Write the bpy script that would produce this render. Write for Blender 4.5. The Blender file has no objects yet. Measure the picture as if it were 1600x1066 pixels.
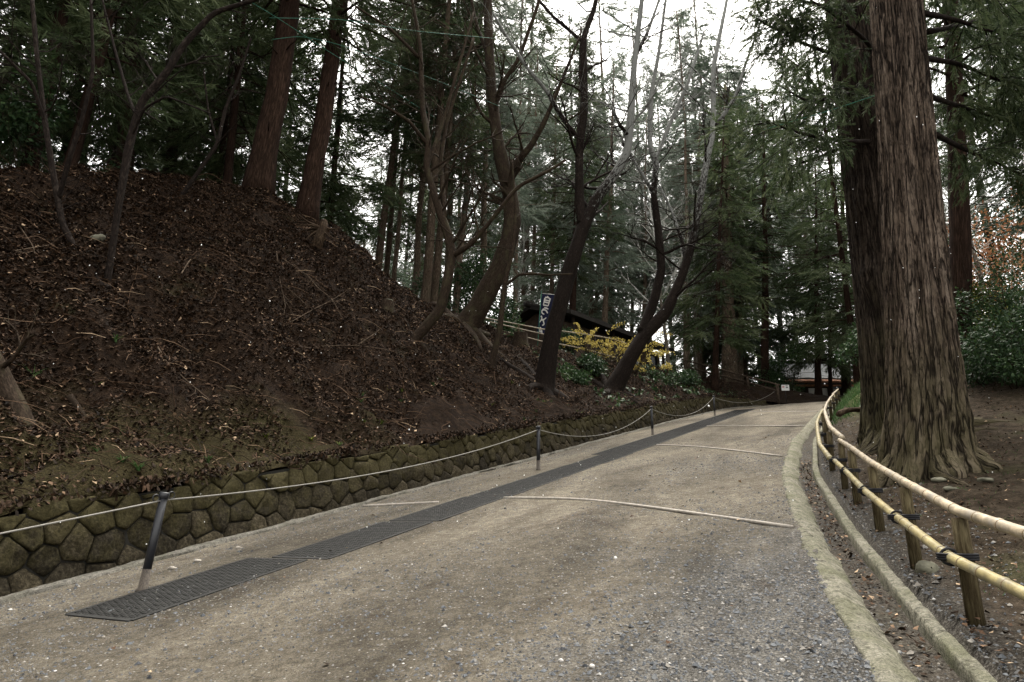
import bpy, math, random
import numpy as np
from mathutils import Vector, Matrix

# ------------------------------------------------------------------ camera, sky, sun, exposure
SC = bpy.context.scene
COL = SC.collection
R = math.radians
PITCH = 14.5
FPX = 1067.0
cam_d = bpy.data.cameras.new("camera")
cam = bpy.data.objects.new("camera", cam_d)
COL.objects.link(cam)
cam_d.sensor_width = 36.0
cam_d.lens = 36.0 * FPX / 1600.0
cam_d.clip_start = 0.05
cam_d.clip_end = 3000
cam.location = (0, 0, 0)
cam.rotation_euler = (R(90 + PITCH), 0, 0)
SC.camera = cam

SUN_EL, SUN_AZ = 66.0, 12.0          # azimuth measured from +Y towards +X
SKY_STRENGTH = 0.15
SKY_SAT = 0.12
world = bpy.data.worlds.new("World")
SC.world = world
world.use_nodes = True
wn, wl = world.node_tree.nodes, world.node_tree.links
wn.clear()
wout = wn.new("ShaderNodeOutputWorld")
wbg = wn.new("ShaderNodeBackground")
wsky = wn.new("ShaderNodeTexSky")
wsky.sky_type = 'NISHITA'
wsky.sun_disc = False
wsky.sun_elevation = R(SUN_EL)
wsky.sun_rotation = R(SUN_AZ)
wsky.air_density = 1.0
wsky.dust_density = 3.0
whs = wn.new("ShaderNodeHueSaturation")
whs.inputs['Saturation'].default_value = SKY_SAT
wl.new(wsky.outputs[0], whs.inputs['Color'])
whs.inputs['Value'].default_value = 1.0
wtint = wn.new("ShaderNodeMix")
wtint.data_type = 'RGBA'
wtint.blend_type = 'MULTIPLY'
wtint.inputs[0].default_value = 1.0
wtint.inputs[7].default_value = (1.0, 0.965, 0.90, 1)      # warm grey overcast
wl.new(whs.outputs[0], wtint.inputs[6])
wl.new(wtint.outputs[2], wbg.inputs[0])
wbg.inputs[1].default_value = SKY_STRENGTH
wl.new(wbg.outputs[0], wout.inputs[0])

sun_d = bpy.data.lights.new("sun", 'SUN')
sun_d.energy = 1.3
sun_d.angle = R(25)
sun_d.color = (1.0, 0.95, 0.87)
sun = bpy.data.objects.new("sun", sun_d)
COL.objects.link(sun)
sdir = Vector((math.cos(R(SUN_EL)) * math.sin(R(SUN_AZ)), math.cos(R(SUN_EL)) * math.cos(R(SUN_AZ)), math.sin(R(SUN_EL))))
sun.rotation_euler = sdir.to_track_quat('Z', 'Y').to_euler()

SC.view_settings.view_transform = 'Standard'
SC.view_settings.look = 'None'
SC.view_settings.gamma = 1.0
SC.view_settings.exposure = 2.28
SC.render.engine = 'CYCLES'
SC.cycles.max_bounces = 6
SC.cycles.diffuse_bounces = 3
SC.cycles.glossy_bounces = 2
SC.cycles.transmission_bounces = 4
SC.cycles.transparent_max_bounces = 8
SC.cycles.use_denoising = True

rng = np.random.default_rng(11)
random.seed(11)

# ------------------------------------------------------------------ pixel rays and the lie of the land
CP, SP = math.cos(R(PITCH)), math.sin(R(PITCH))
AZ = R(28)
UX, UY = math.sin(AZ), math.cos(AZ)      # uphill direction of the road
NX, NY = math.cos(AZ), -math.sin(AZ)     # to the right of the road


def ray(px, py):
    x = (px - 800) / FPX
    v = (533 - py) / FPX
    return np.array([x, CP - v * SP, SP + v * CP])


def at(px, py, t):
    return ray(px, py) * t


def atY(px, py, Y):
    d = ray(px, py)
    return d * (Y / d[1])


def to_sl(x, y):
    return x * UX + y * UY, x * NX + y * NY


def to_xy(s, l):
    return s * UX + l * NX, s * UY + l * NY


def _hash(ix, iy, iz, seed):
    h = (ix.astype(np.int64) * 374761393 + iy.astype(np.int64) * 668265263 + iz.astype(np.int64) * 2147483647 + seed * 974634777) & 0xFFFFFFFF
    h = ((h ^ (h >> 13)) * 1274126177) & 0xFFFFFFFF
    h = (h ^ (h >> 16)) & 0xFFFFFFFF
    h = (h * 2246822519) & 0xFFFFFFFF
    h = h ^ (h >> 15)
    return (h & 0xFFFFFF) / float(0xFFFFFF)


def vnoise(x, y, z=0.0, seed=0):
    x, y, z = np.broadcast_arrays(np.asarray(x, float), np.asarray(y, float), np.asarray(z, float))
    fx, fy, fz = np.floor(x), np.floor(y), np.floor(z)
    tx, ty, tz = x - fx, y - fy, z - fz
    tx, ty, tz = tx * tx * (3 - 2 * tx), ty * ty * (3 - 2 * ty), tz * tz * (3 - 2 * tz)
    r = 0
    for dx in (0, 1):
        for dy in (0, 1):
            for dz in (0, 1):
                w = (tx if dx else 1 - tx) * (ty if dy else 1 - ty) * (tz if dz else 1 - tz)
                r = r + w * _hash(fx + dx, fy + dy, fz + dz, seed)
    return r * 2 - 1


def fbm(x, y, z=0.0, seed=0, octs=4):
    a, r, f = 1.0, 0, 1.0
    for k in range(octs):
        r = r + a * vnoise(np.asarray(x) * f, np.asarray(y) * f, np.asarray(z) * f, seed + k * 17)
        a *= 0.5
        f *= 2.03
    return r


def smooth_interp(s, xs, ys, w=1.2):
    s = np.asarray(s, float)
    return sum(np.interp(s + o * w, xs, ys) for o in (-1, -.5, 0, .5, 1)) / 5


def road_z(s):
    s = np.asarray(s, float)
    a = np.clip(s - 38, 0, 20)
    return -1.58 + .19 * np.minimum(s, 38) + .19 * a - .19 / 40 * a * a


def Lw(s):
    return smooth_interp(s, [-15, 30, 38, 43, 46, 50, 58, 70, 110], [-8, -8, -7.6, -6.8, -5.4, -3, 3, 12, 44])


def Rr(s):
    return smooth_interp(s, [-15, 0, 2, 4.1, 5.5, 7.6, 11.9, 17.5, 31.6, 41.7, 46, 50, 58, 70, 110],
                         [2.2, 0.9, .4, -.11, -.4, -.78, -1.38, -1.75, -1.9, -1.6, -.2, 2.2, 8, 17, 50], .7)


def wall_h(s):
    return np.interp(s, [-15, 37, 44, 50], [.88, .88, .45, .0])


HS = ([-15, 0, 4, 6, 8, 10.5, 13, 14.6, 15.6, 16.6, 18, 20, 22, 25, 30, 36, 47, 60, 110],
      [5.6, 5.7, 5.8, 6.0, 6.6, 7.2, 7.45, 7.5, 6.9, 5.7, 4.9, 4.5, 4.1, 3.4, 2.7, 2.3, 1.6, .9, .3])
WS = ([-15, 6, 13, 16, 20, 25, 36, 47, 110], [7, 7, 7.2, 7, 6.5, 5.5, 4.5, 3.5, 3])


def G(x, y, rough=True):
    """height of the ground at x, y"""
    x, y = np.asarray(x, float), np.asarray(y, float)
    s, l = to_sl(x, y)
    rz = road_z(s)
    lw, rr = Lw(s), Rr(s)
    # left bank
    d = np.maximum(lw - l, 0)
    H = smooth_interp(s, *HS, 1.0)
    W = np.interp(s, *WS)
    q = np.clip(d / W, 0, 1)
    f = .35 * q + .65 * q * q * (3 - 2 * q)
    ex = np.maximum(d - W, 0)
    p = H * (f + .35 / W * 1.6 * (1 - np.exp(-ex / 1.6))) - .09 * np.maximum(ex - 2, 0)
    zl = rz + wall_h(s) + p
    far = np.clip((d - 45) / 30, 0, 1)
    zl = zl * (1 - far) + (-7.5) * far
    if rough:
        m = np.clip(d / .8, 0, 1) * np.clip((60 - d) / 20, 0, 1)
        zl = zl + m * (  .30 * fbm(x / 1.5, y / 1.5, 0, 3, 3) + .13 * fbm(x / .45, y / .45, 0, 9, 3))
    # right side
    r = np.maximum(l - rr - .57, 0)
    k = np.interp(s, [-15, 4, 9, 12, 16, 22, 32, 45, 60], [.08, .1, .13, .2, .6, 1.15, 1.2, .6, .3])
    H2 = np.interp(s, [-15, 4, 9, 12, 16, 22, 32, 45, 60], [.4, .45, .5, .7, 1.1, 2.1, 2.6, 1.8, 1.2])
    zr = rz + H2 * (1 - np.exp(-r * k / H2)) + .010 * r
    farr = np.clip((r - 40) / 30, 0, 1)
    zr = zr * (1 - farr) + (-7.5) * farr
    if rough:
        m = np.clip(r / .5, 0, 1) * np.clip((60 - r) / 20, 0, 1)
        zr = zr + m * (.06 * fbm(x / .9, y / .9, 0, 5, 3) + .018 * fbm(x / .16, y / .16, 0, 8, 2))
    z = np.where(l < lw, zl, np.where(l > rr + .57, zr, rz))
    return z


def hit(px, py, t0=2.5, t1=120):
    d = ray(px, py)
    t = np.arange(t0, t1, .05)
    P = d[None] * t[:, None]
    below = P[:, 2] < G(P[:, 0], P[:, 1])
    if not below.any():
        return None
    return P[np.argmax(below)]


def ground(x, y):
    return float(G(x, y))


# ------------------------------------------------------------------ mesh builder
class MB:
    def __init__(self):
        self.v, self.bco, self.tint, self.f, self.n = [], [], [], [], 0

    def add(self, verts, faces, mat=0, bco=None, tint=None, smooth=True):
        verts = np.asarray(verts, float).reshape(-1, 3)
        m = len(verts)
        self.v.append(verts)
        self.bco.append(verts if bco is None else np.asarray(bco, float).reshape(-1, 3))
        if tint is None:
            tint = np.zeros((m, 3))
        tint = np.asarray(tint, float)
        if tint.ndim == 1:
            tint = np.tile(tint, (m, 1))
        self.tint.append(tint)
        faces = faces if isinstance(faces, list) else [np.asarray(faces)]
        for fa in faces:
            fa = np.asarray(fa)
            if fa.ndim == 1:
                fa = fa[None]
            if len(fa):
                self.f.append((fa + self.n, mat, smooth))
        self.n += m

    def box(self, c, size, mat=0, rotz=0.0, tint=None, bevel=True):
        sx, sy, sz = [k / 2 for k in size]
        b = min(sx, sy, sz) * .14 if bevel else 0
        vs, ca, sa = [], math.cos(rotz), math.sin(rotz)
        bm_v = []
        for zz, ins in ((-sz, b), (-sz + b, 0), (sz - b, 0), (sz, b)):
            for (ax, ay) in ((-1, -1), (1, -1), (1, 1), (-1, 1)):
                x, y = ax * (sx - ins), ay * (sy - ins)
                bm_v.append((c[0] + x * ca - y * sa, c[1] + x * sa + y * ca, c[2] + zz))
        fs = [[3, 2, 1, 0], [12, 13, 14, 15]]
        for k in range(3):
            for i in range(4):
                j = (i + 1) % 4
                fs.append([k * 4 + i, k * 4 + j, k * 4 + 4 + j, k * 4 + 4 + i])
        self.add(bm_v, np.array(fs), mat, tint=tint, smooth=False)

    def tube(self, pts, radii, seg=8, mat=0, tint=None, cap=True, wob=0.0, z0=0.0, seed=0):
        pts = np.asarray(pts, float)
        n = len(pts)
        radii = np.broadcast_to(np.asarray(radii, float), (n,))
        tang = np.gradient(pts, axis=0)
        tang /= np.linalg.norm(tang, axis=1)[:, None] + 1e-9
        ref = np.array([1.0, 0, 0]) if abs(tang[0][0]) < .8 else np.array([0, 1.0, 0])
        u = ref - tang[0] * ref.dot(tang[0])
        u /= np.linalg.norm(u)
        a = np.arange(seg) * 2 * math.pi / seg
        ca, sa = np.cos(a), np.sin(a)
        V, B, T = [], [], []
        arc = z0
        for i in range(n):
            if i:
                arc += np.linalg.norm(pts[i] - pts[i - 1])
                u = u - tang[i] * u.dot(tang[i])
                u /= np.linalg.norm(u) + 1e-9
            w = np.cross(tang[i], u)
            rr = radii[i]
            if wob:
                rr = rr * (1 + wob * vnoise(ca * 1.3, sa * 1.3, arc * 1.2, seed) + wob * .5 * vnoise(ca * 4, sa * 4, arc * 2, seed + 5))
            V.append(pts[i] + np.outer(ca * rr, u) + np.outer(sa * rr, w))
            B.append(np.stack([ca * radii[0], sa * radii[0], np.full(seg, arc)], 1))
            if tint is not None:
                tt = np.asarray(tint, float)
                T.append(np.tile(tt if tt.ndim == 1 else tt[i], (seg, 1)))
        i = np.arange(n - 1)[:, None] * seg
        j = np.arange(seg)[None]
        k = (j + 1) % seg
        F = np.stack([i + j, i + k, i + seg + k, i + seg + j], -1).reshape(-1, 4)
        fs = [F]
        if cap:
            fs.append(np.arange(seg)[::-1][None])
            fs.append((np.arange(seg) + (n - 1) * seg)[None])
        self.add(np.concatenate(V), fs, mat, np.concatenate(B), np.concatenate(T) if T else None)

    def build(self, name, mats, parent=None, origin=None):
        me = bpy.data.meshes.new(name)
        if not self.v:
            return None
        V = np.concatenate(self.v)
        if origin is not None:
            V = V - np.asarray(origin, float)
        nl = sum(f.size for f, _, _ in self.f)
        npol = sum(len(f) for f, _, _ in self.f)
        me.vertices.add(len(V))
        me.vertices.foreach_set("co", V.astype(np.float32).ravel())
        me.loops.add(nl)
        me.polygons.add(npol)
        me.loops.foreach_set("vertex_index", np.concatenate([f.ravel() for f, _, _ in self.f]).astype(np.int32))
        tot = np.concatenate([np.full(len(f), f.shape[1]) for f, _, _ in self.f])
        me.polygons.foreach_set("loop_start", np.concatenate([[0], np.cumsum(tot)[:-1]]).astype(np.int32))
        me.polygons.foreach_set("material_index", np.concatenate([np.full(len(f), m) for f, m, _ in self.f]).astype(np.int32))
        me.polygons.foreach_set("use_smooth", np.concatenate([np.full(len(f), s) for f, _, s in self.f]).astype(bool))
        a = me.attributes.new("bco", 'FLOAT_VECTOR', 'POINT')
        a.data.foreach_set("vector", np.concatenate(self.bco).astype(np.float32).ravel())
        a = me.attributes.new("tint", 'FLOAT_VECTOR', 'POINT')
        a.data.foreach_set("vector", np.concatenate(self.tint).astype(np.float32).ravel())
        me.update(calc_edges=True)
        for m in (mats if isinstance(mats, (list, tuple)) else [mats]):
            me.materials.append(m)
        o = bpy.data.objects.new(name, me)
        COL.objects.link(o)
        if origin is not None:
            o.location = origin
        if parent is not None:
            o.parent = parent
            if origin is not None:
                o.location = Vector(origin) - parent.location
            else:
                o.matrix_parent_inverse = Matrix.Translation(-parent.location)
        return o


def tag(o, label, cat, group=None, kind=None):
    o["label"] = label
    o["category"] = cat
    if group:
        o["group"] = group
    if kind:
        o["kind"] = kind
    return o


def empty(name, loc, label=None, cat=None, group=None):
    o = bpy.data.objects.new(name, None)
    o.empty_display_size = .3
    COL.objects.link(o)
    o.location = [float(k) for k in loc]
    if label:
        tag(o, label, cat, group)
    return o


def put(mesh_obj, parent, name=None, scale=(1, 1, 1), rotz=0.0):
    c = mesh_obj.copy()
    c.parent = parent
    c.location = (0, 0, 0)
    c.matrix_parent_inverse = Matrix.Identity(4)
    c.rotation_euler = (0, 0, rotz)
    c.scale = scale
    COL.objects.link(c)
    return c


# ------------------------------------------------------------------ materials
class NT:
    def __init__(self, name):
        self.m = bpy.data.materials.new(name)
        self.m.use_nodes = True
        self.n, self.l = self.m.node_tree.nodes, self.m.node_tree.links
        self.n.clear()
        self.out = self.n.new("ShaderNodeOutputMaterial")
        self.p = self.n.new("ShaderNodeBsdfPrincipled")
        self.l.new(self.p.outputs[0], self.out.inputs[0])
        self.p.inputs['Roughness'].default_value = .85
        self.p.inputs['Specular IOR Level'].default_value = .06

    def link(self, a, b):
        self.l.new(a, b)

    def attr(self, name):
        a = self.n.new("ShaderNodeAttribute")
        a.attribute_name = name
        return a.outputs['Vector']

    def pos(self):
        return self.n.new("ShaderNodeNewGeometry").outputs['Position']

    def mapv(self, vec, scale):
        m = self.n.new("ShaderNodeMapping")
        m.inputs['Scale'].default_value = scale
        self.link(vec, m.inputs['Vector'])
        return m.outputs[0]

    def noise(self, vec, scale=1.0, detail=5, rough=.6, dist=0.0):
        t = self.n.new("ShaderNodeTexNoise")
        t.inputs['Scale'].default_value = scale
        t.inputs['Detail'].default_value = detail
        t.inputs['Roughness'].default_value = rough
        t.inputs['Distortion'].default_value = dist
        self.link(vec, t.inputs['Vector'])
        return t.outputs[0]

    def voro(self, vec, scale=1.0, feat='F1', out=0):
        t = self.n.new("ShaderNodeTexVoronoi")
        t.feature = feat
        t.inputs['Scale'].default_value = scale
        self.link(vec, t.inputs['Vector'])
        return t.outputs[out]

    def ramp(self, fac, stops):
        r = self.n.new("ShaderNodeValToRGB")
        e = r.color_ramp.elements
        while len(e) < len(stops):
            e.new(.5)
        for k, (p, c) in enumerate(stops):
            e[k].position = p
            c = (c, c, c) if isinstance(c, (int, float)) else c
            e[k].color = (*c, 1)
        self.link(fac, r.inputs[0])
        return r.outputs[0]

    def mix(self, fac, a, b, mode='MIX'):
        m = self.n.new("ShaderNodeMix")
        m.data_type = 'RGBA'
        m.blend_type = mode
        for sock, val in ((m.inputs[0], fac), (m.inputs[6], a), (m.inputs[7], b)):
            if isinstance(val, (int, float)):
                sock.default_value = val
            elif isinstance(val, tuple):
                sock.default_value = (*val, 1)
            else:
                self.link(val, sock)
        return m.outputs[2]

    def math(self, op, a, b=None):
        m = self.n.new("ShaderNodeMath")
        m.operation = op
        for i, v in enumerate((a, b)):
            if v is None:
                continue
            if isinstance(v, (int, float)):
                m.inputs[i].default_value = v
            else:
                self.link(v, m.inputs[i])
        return m.outputs[0]

    def sep(self, vec):
        s = self.n.new("ShaderNodeSeparateXYZ")
        self.link(vec, s.inputs[0])
        return s.outputs

    def rand(self):
        return self.n.new("ShaderNodeObjectInfo").outputs['Random']

    def bump(self, h, strength=.5, dist=.02):
        b = self.n.new("ShaderNodeBump")
        b.inputs['Strength'].default_value = strength
        b.inputs['Distance'].default_value = dist
        self.link(h, b.inputs['Height'])
        self.link(b.outputs[0], self.p.inputs['Normal'])

    def color(self, c):
        if isinstance(c, tuple):
            self.p.inputs['Base Color'].default_value = (*c, 1)
        else:
            self.link(c, self.p.inputs['Base Color'])


def bark_mat(name, dark, mid, light, lichen=None, scale=9.0, stretch=.16, bump=.8, moss=None, dist=.02, rings=False):
    t = NT(name)
    b = t.attr("bco")
    v = t.mapv(b, (1, 1, stretch))
    n1 = t.noise(v, scale, 6, .65, .4)
    n2 = t.noise(v, scale * 3.4, 4, .65)
    n0 = t.noise(b, .9, 3, .6)
    crack = t.math('MULTIPLY', t.math('ABSOLUTE', t.math('SUBTRACT', n1, .5)), 3.2)
    f = t.math('ADD', t.math('MULTIPLY', crack, .55), t.math('MULTIPLY', n2, .5))
    c = t.ramp(f, [(.24, dark), (.46, mid), (.8, light)])
    c = t.mix(.55, c, t.ramp(n0, [(.35, .6), (.65, 1.25)]), 'MULTIPLY')
    if lichen:
        # the first tint channel says how much lichen a stretch of the trunk carries
        tx = t.sep(t.attr("tint"))[0]
        ln = t.noise(b, 7, 4, .7)
        lf = t.ramp(t.math('ADD', t.math('SUBTRACT', tx, .5), ln), [(.48, 0.0), (.62, 1.0)])
        c = t.mix(lf, c, lichen)
    if moss:
        mn = t.noise(b, 2.2, 5, .6)
        c = t.mix(t.ramp(mn, [(.5, 0.0), (.68, .75)]), c, moss)
    c = t.mix(t.math('MULTIPLY', t.rand(), .3), c, dark)
    t.color(c)
    t.bump(f, bump, dist)
    t.p.inputs['Roughness'].default_value = .9
    return t.m


def leaf_mat(name, c_dark, c_mid, c_light, transl=.25, rough=.6, spec=.12):
    t = NT(name)
    tx = t.sep(t.attr("tint"))[0]
    c = t.ramp(tx, [(.05, c_dark), (.5, c_mid), (.95, c_light)])
    c = t.mix(t.math('MULTIPLY', t.rand(), .35), c, c_dark)
    t.color(c)
    t.p.inputs['Roughness'].default_value = rough
    t.p.inputs['Specular IOR Level'].default_value = spec
    tr = t.n.new("ShaderNodeBsdfTranslucent")
    t.link(c, tr.inputs[0])
    ms = t.n.new("ShaderNodeMixShader")
    ms.inputs[0].default_value = transl
    t.link(t.p.outputs[0], ms.inputs[1])
    t.link(tr.outputs[0], ms.inputs[2])
    t.link(ms.outputs[0], t.out.inputs[0])
    return t.m


def tint_mat(name, stops, rough=.8, spec=.25, nscale=None, bump=0):
    """colour by the per-item tint value"""
    t = NT(name)
    c = t.ramp(t.sep(t.attr("tint"))[0], stops)
    if nscale:
        n = t.noise(t.attr("bco"), nscale, 4, .6)
        c = t.mix(.5, c, t.ramp(n, [(.3, .35), (.7, 1.0)]), 'MULTIPLY')
        if bump:
            t.bump(n, bump, .01)
    t.color(c)
    t.p.inputs['Roughness'].default_value = rough
    t.p.inputs['Specular IOR Level'].default_value = spec
    return t.m


def plain_mat(name, col, rough=.7, spec=.3, metal=0.0, nscale=30.0, var=.5, bump=.2, dist=.004):
    t = NT(name)
    n = t.noise(t.attr("bco"), nscale, 5, .65)
    dk = tuple(k * (1 - var) for k in col)
    lt = tuple(min(1, k * (1 + var * .6)) for k in col)
    t.color(t.ramp(n, [(.3, dk), (.7, lt)]))
    t.bump(n, bump, dist)
    t.p.inputs['Roughness'].default_value = rough
    t.p.inputs['Specular IOR Level'].default_value = spec
    t.p.inputs['Metallic'].default_value = metal
    return t.m


M = {}
def cedar_bark(k=1.0, name="stringy cedar bark"):
    t = NT(name)
    b = t.attr("bco")
    n1 = t.noise(t.mapv(b, (1, 1, .075)), 15, 3, .55, .15)
    n1b = t.noise(t.mapv(b, (1.0, 1.0, .13)), 31, 3, .55, .1)
    n2 = t.noise(t.mapv(b, (1, 1, .05)), 13, 4, .6)
    n3 = t.noise(t.mapv(b, (1, 1, .25)), 50, 3, .7)
    n4 = t.noise(b, 1.1, 4, .6)
    crack = t.ramp(t.math('ABSOLUTE', t.math('SUBTRACT', n1, .5)), [(.0, 0.0), (.012, .2), (.045, 1.0)])
    crack2 = t.ramp(t.math('ABSOLUTE', t.math('SUBTRACT', n1b, .5)), [(.0, .35), (.05, 1.0)])
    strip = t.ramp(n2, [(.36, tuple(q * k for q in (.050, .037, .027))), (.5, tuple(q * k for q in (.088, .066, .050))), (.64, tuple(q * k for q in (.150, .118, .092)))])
    c = t.mix(crack, (.013, .009, .007), strip)
    c = t.mix(.8, c, crack2, 'MULTIPLY')
    c = t.mix(.6, c, t.ramp(n3, [(.32, .4), (.65, 1.3)]), 'MULTIPLY')
    c = t.mix(.7, c, t.ramp(n4, [(.35, .6), (.65, 1.3)]), 'MULTIPLY')
    z = t.sep(b)[2]
    mz = t.ramp(t.math('ADD', t.math('MULTIPLY', z, .12), t.math('MULTIPLY', t.noise(b, 3, 4, .6), .5)), [(.2, .65), (.55, 0.0)])
    c = t.mix(mz, c, t.mix(crack, (.01, .009, .005), (.075, .068, .034)))
    t.color(c)
    t.bump(t.math('ADD', t.math('ADD', crack, t.math('MULTIPLY', crack2, .5)), t.math('MULTIPLY', n3, .4)), 1.0, .03)
    t.p.inputs['Roughness'].default_value = .92
    return t.m


M['bark_cedar'] = cedar_bark() or bark_mat("cedar bark", (.011, .008, .006), (.056, .039, .027), (.13, .10, .074), scale=17, stretch=.045, bump=1.0, moss=(.05, .045, .022), dist=.03)
M['bark_conifer'] = bark_mat("conifer bark", (.03, .021, .015), (.14, .104, .074), (.26, .21, .155), scale=16, stretch=.16, lichen=None, bump=.8, moss=(.06, .055, .035))
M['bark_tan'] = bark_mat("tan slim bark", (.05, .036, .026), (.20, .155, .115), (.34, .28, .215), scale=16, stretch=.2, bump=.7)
M['bark_red'] = bark_mat("reddish bark", (.012, .007, .005), (.044, .026, .018), (.09, .056, .040), scale=18, stretch=.09, bump=.8)
M['bark_dark'] = bark_mat("dark wet bark", (.008, .006, .005), (.028, .021, .017), (.06, .05, .042), lichen=(.25, .255, .24), scale=14, stretch=.4, bump=.8)
M['bark_cherry'] = bark_mat("brown smooth bark", (.018, .013, .009), (.048, .034, .024), (.095, .072, .054), lichen=(.38, .38, .34), scale=12, stretch=.5, bump=.6, moss=(.06, .055, .03))
M['bark_pale'] = bark_mat("pale bark", (.08, .065, .05), (.2, .18, .15), (.36, .34, .31), lichen=(.5, .5, .47), scale=12, stretch=.4, bump=.5)
M['stick'] = bark_mat("dead stick", (.05, .035, .025), (.16, .12, .085), (.32, .26, .19), scale=25, stretch=.3, bump=.4)
M['needle'] = leaf_mat("cedar needles", (.014, .024, .010), (.060, .086, .036), (.13, .155, .08), .32)
M['needle_blue'] = leaf_mat("fir needles", (.032, .052, .032), (.095, .130, .088), (.19, .22, .165), .34)
M['needle_pale'] = leaf_mat("haze-paled fir needles", (.055, .075, .055), (.15, .185, .14), (.27, .30, .25), .35)  # distance haze and brighter far light put into the leaf colour
M['broad'] = leaf_mat("evergreen leaves", (.010, .025, .010), (.03, .06, .022), (.07, .12, .04), .2, .55, .2)
M['yellow'] = leaf_mat("yellow blossom", (.36, .27, .05), (.55, .45, .12), (.66, .57, .22), .3)
M['lime'] = leaf_mat("yellow green leaves", (.025, .04, .010), (.085, .105, .02), (.22, .22, .04), .25)
M['autumn'] = leaf_mat("autumn leaves", (.16, .06, .025), (.30, .14, .07), (.42, .26, .12), .25)
M['grass'] = leaf_mat("grass blades", (.02, .05, .016), (.05, .10, .03), (.11, .17, .06), .25)
M['litter'] = tint_mat("dead leaves", [(.0, (.007, .005, .0035)), (.42, (.025, .0155, .0095)), (.72, (.07, .041, .025)), (.93, (.17, .11, .07)), (1.0, (.36, .26, .17))], .8, .08)
M['gravel'] = tint_mat("gravel", [(.0, (.03, .032, .036)), (.35, (.085, .092, .10)), (.65, (.15, .135, .115)), (.9, (.24, .23, .21)), (1.0, (.45, .44, .42))], .8, .3)
M['rail_bamboo'] = plain_mat("pale bamboo", (.34, .28, .195), .45, .4, nscale=14, var=.5)
M['rail_bamboo_green'] = plain_mat("greenish bamboo", (.27, .225, .11), .42, .4, nscale=9, var=.5)
for key_, grey_ in (('rail_bamboo', (.20, .18, .15)), ('rail_bamboo_green', (.15, .145, .11))):
    nt_ = M[key_].node_tree
    pb_ = next(n for n in nt_.nodes if n.type == 'BSDF_PRINCIPLED')
    src_ = pb_.inputs['Base Color'].links[0].from_socket
    tx_ = nt_.nodes.new("ShaderNodeTexNoise")
    tx_.inputs['Scale'].default_value = 5.5
    tx_.inputs['Detail'].default_value = 8
    tx_.inputs['Roughness'].default_value = .75
    ge_ = nt_.nodes.new("ShaderNodeNewGeometry")
    nt_.links.new(ge_.outputs['Position'], tx_.inputs['Vector'])
    rp_ = nt_.nodes.new("ShaderNodeValToRGB")
    rp_.color_ramp.elements[0].position = .48
    rp_.color_ramp.elements[1].position = .66
    nt_.links.new(tx_.outputs[0], rp_.inputs[0])
    mx_ = nt_.nodes.new("ShaderNodeMix")
    mx_.data_type = 'RGBA'
    nt_.links.new(rp_.outputs[0], mx_.inputs[0])
    nt_.links.new(src_, mx_.inputs[6])
    mx_.inputs[7].default_value = (*grey_, 1)
    nt_.links.new(mx_.outputs[2], pb_.inputs['Base Color'])
M['node'] = plain_mat("bamboo node", (.17, .125, .07), .6, nscale=60)
M['post_wood'] = bark_mat("weathered post", (.035, .026, .014), (.10, .082, .045), (.18, .15, .09), scale=28, stretch=.12, bump=.7, dist=.01)
M['post_top'] = plain_mat("cut timber", (.22, .18, .11), .8, nscale=40)
M['cord'] = plain_mat("black cord", (.010, .010, .012), .7)
M['metal_black'] = plain_mat("black painted steel", (.014, .015, .019), .45, .5, nscale=60, var=.4, bump=.1)
M['rust'] = plain_mat("dusty steel foot", (.075, .062, .05), .8, nscale=50, var=.6)
M['rope'] = plain_mat("pale rope", (.21, .20, .18), .8, nscale=120, var=.4)
M['rubber'] = plain_mat("dusty black rubber", (.020, .020, .019), .8, .2, nscale=9, var=.6)
M['dirt_hole'] = plain_mat("gravelly dirt", (.12, .105, .085), .9, nscale=60)
M['bar'] = plain_mat("grey drain pipe", (.26, .235, .20), .7, nscale=20, var=.4)
M['banner'] = plain_mat("navy cloth", (.022, .025, .06), .85, .1, nscale=8, var=.2)
M['white'] = plain_mat("white paint", (.75, .74, .72), .6, nscale=3, var=.12, bump=.05)
M['red'] = plain_mat("red paint", (.5, .03, .03), .6)
M['black'] = plain_mat("black paint", (.02, .02, .02), .6)
M['pole_green'] = plain_mat("green pole", (.03, .16, .10), .5)
M['wire'] = plain_mat("green cable", (.02, .13, .085), .5)
M['roof_tile'] = plain_mat("grey roof tile", (.10, .11, .115), .6, nscale=5, var=.5)
M['roof_rust'] = plain_mat("rusty eave", (.30, .135, .07), .8, nscale=5, var=.6)
M['timber'] = plain_mat("dark timber", (.035, .024, .017), .8, nscale=9, var=.5)
M['thatch'] = plain_mat("dark bark roof", (.02, .017, .014), .95, nscale=14, var=.6, bump=.8, dist=.03)
M['plaster'] = plain_mat("brown earth wall", (.085, .06, .042), .9, nscale=4, var=.4)
M['glass'] = plain_mat("dark pane", (.012, .013, .015), .15, .5, nscale=2, var=.2, bump=.0)
M['rail_dark'] = bark_mat("dark rail", (.035, .025, .018), (.10, .076, .056), (.19, .15, .115), scale=14, stretch=.2, bump=.5)
M['wood_raw'] = bark_mat("bare root wood", (.02, .013, .009), (.085, .06, .038), (.19, .145, .10), scale=18, stretch=.3, bump=.7)
M['snow'] = plain_mat("snow", (.85, .86, .88), .6)
M['pebble'] = plain_mat("pale pebble", (.42, .40, .37), .8, nscale=80)
M['rock'] = plain_mat("mossy rock", (.13, .125, .09), .9, nscale=9, var=.6, bump=.8, dist=.02)


M['bark_cedar_dark'] = cedar_bark(.45, "dark mossy cedar bark with shade")  # rear tree's own dark bark, with some of its shade put into the tone


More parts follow.
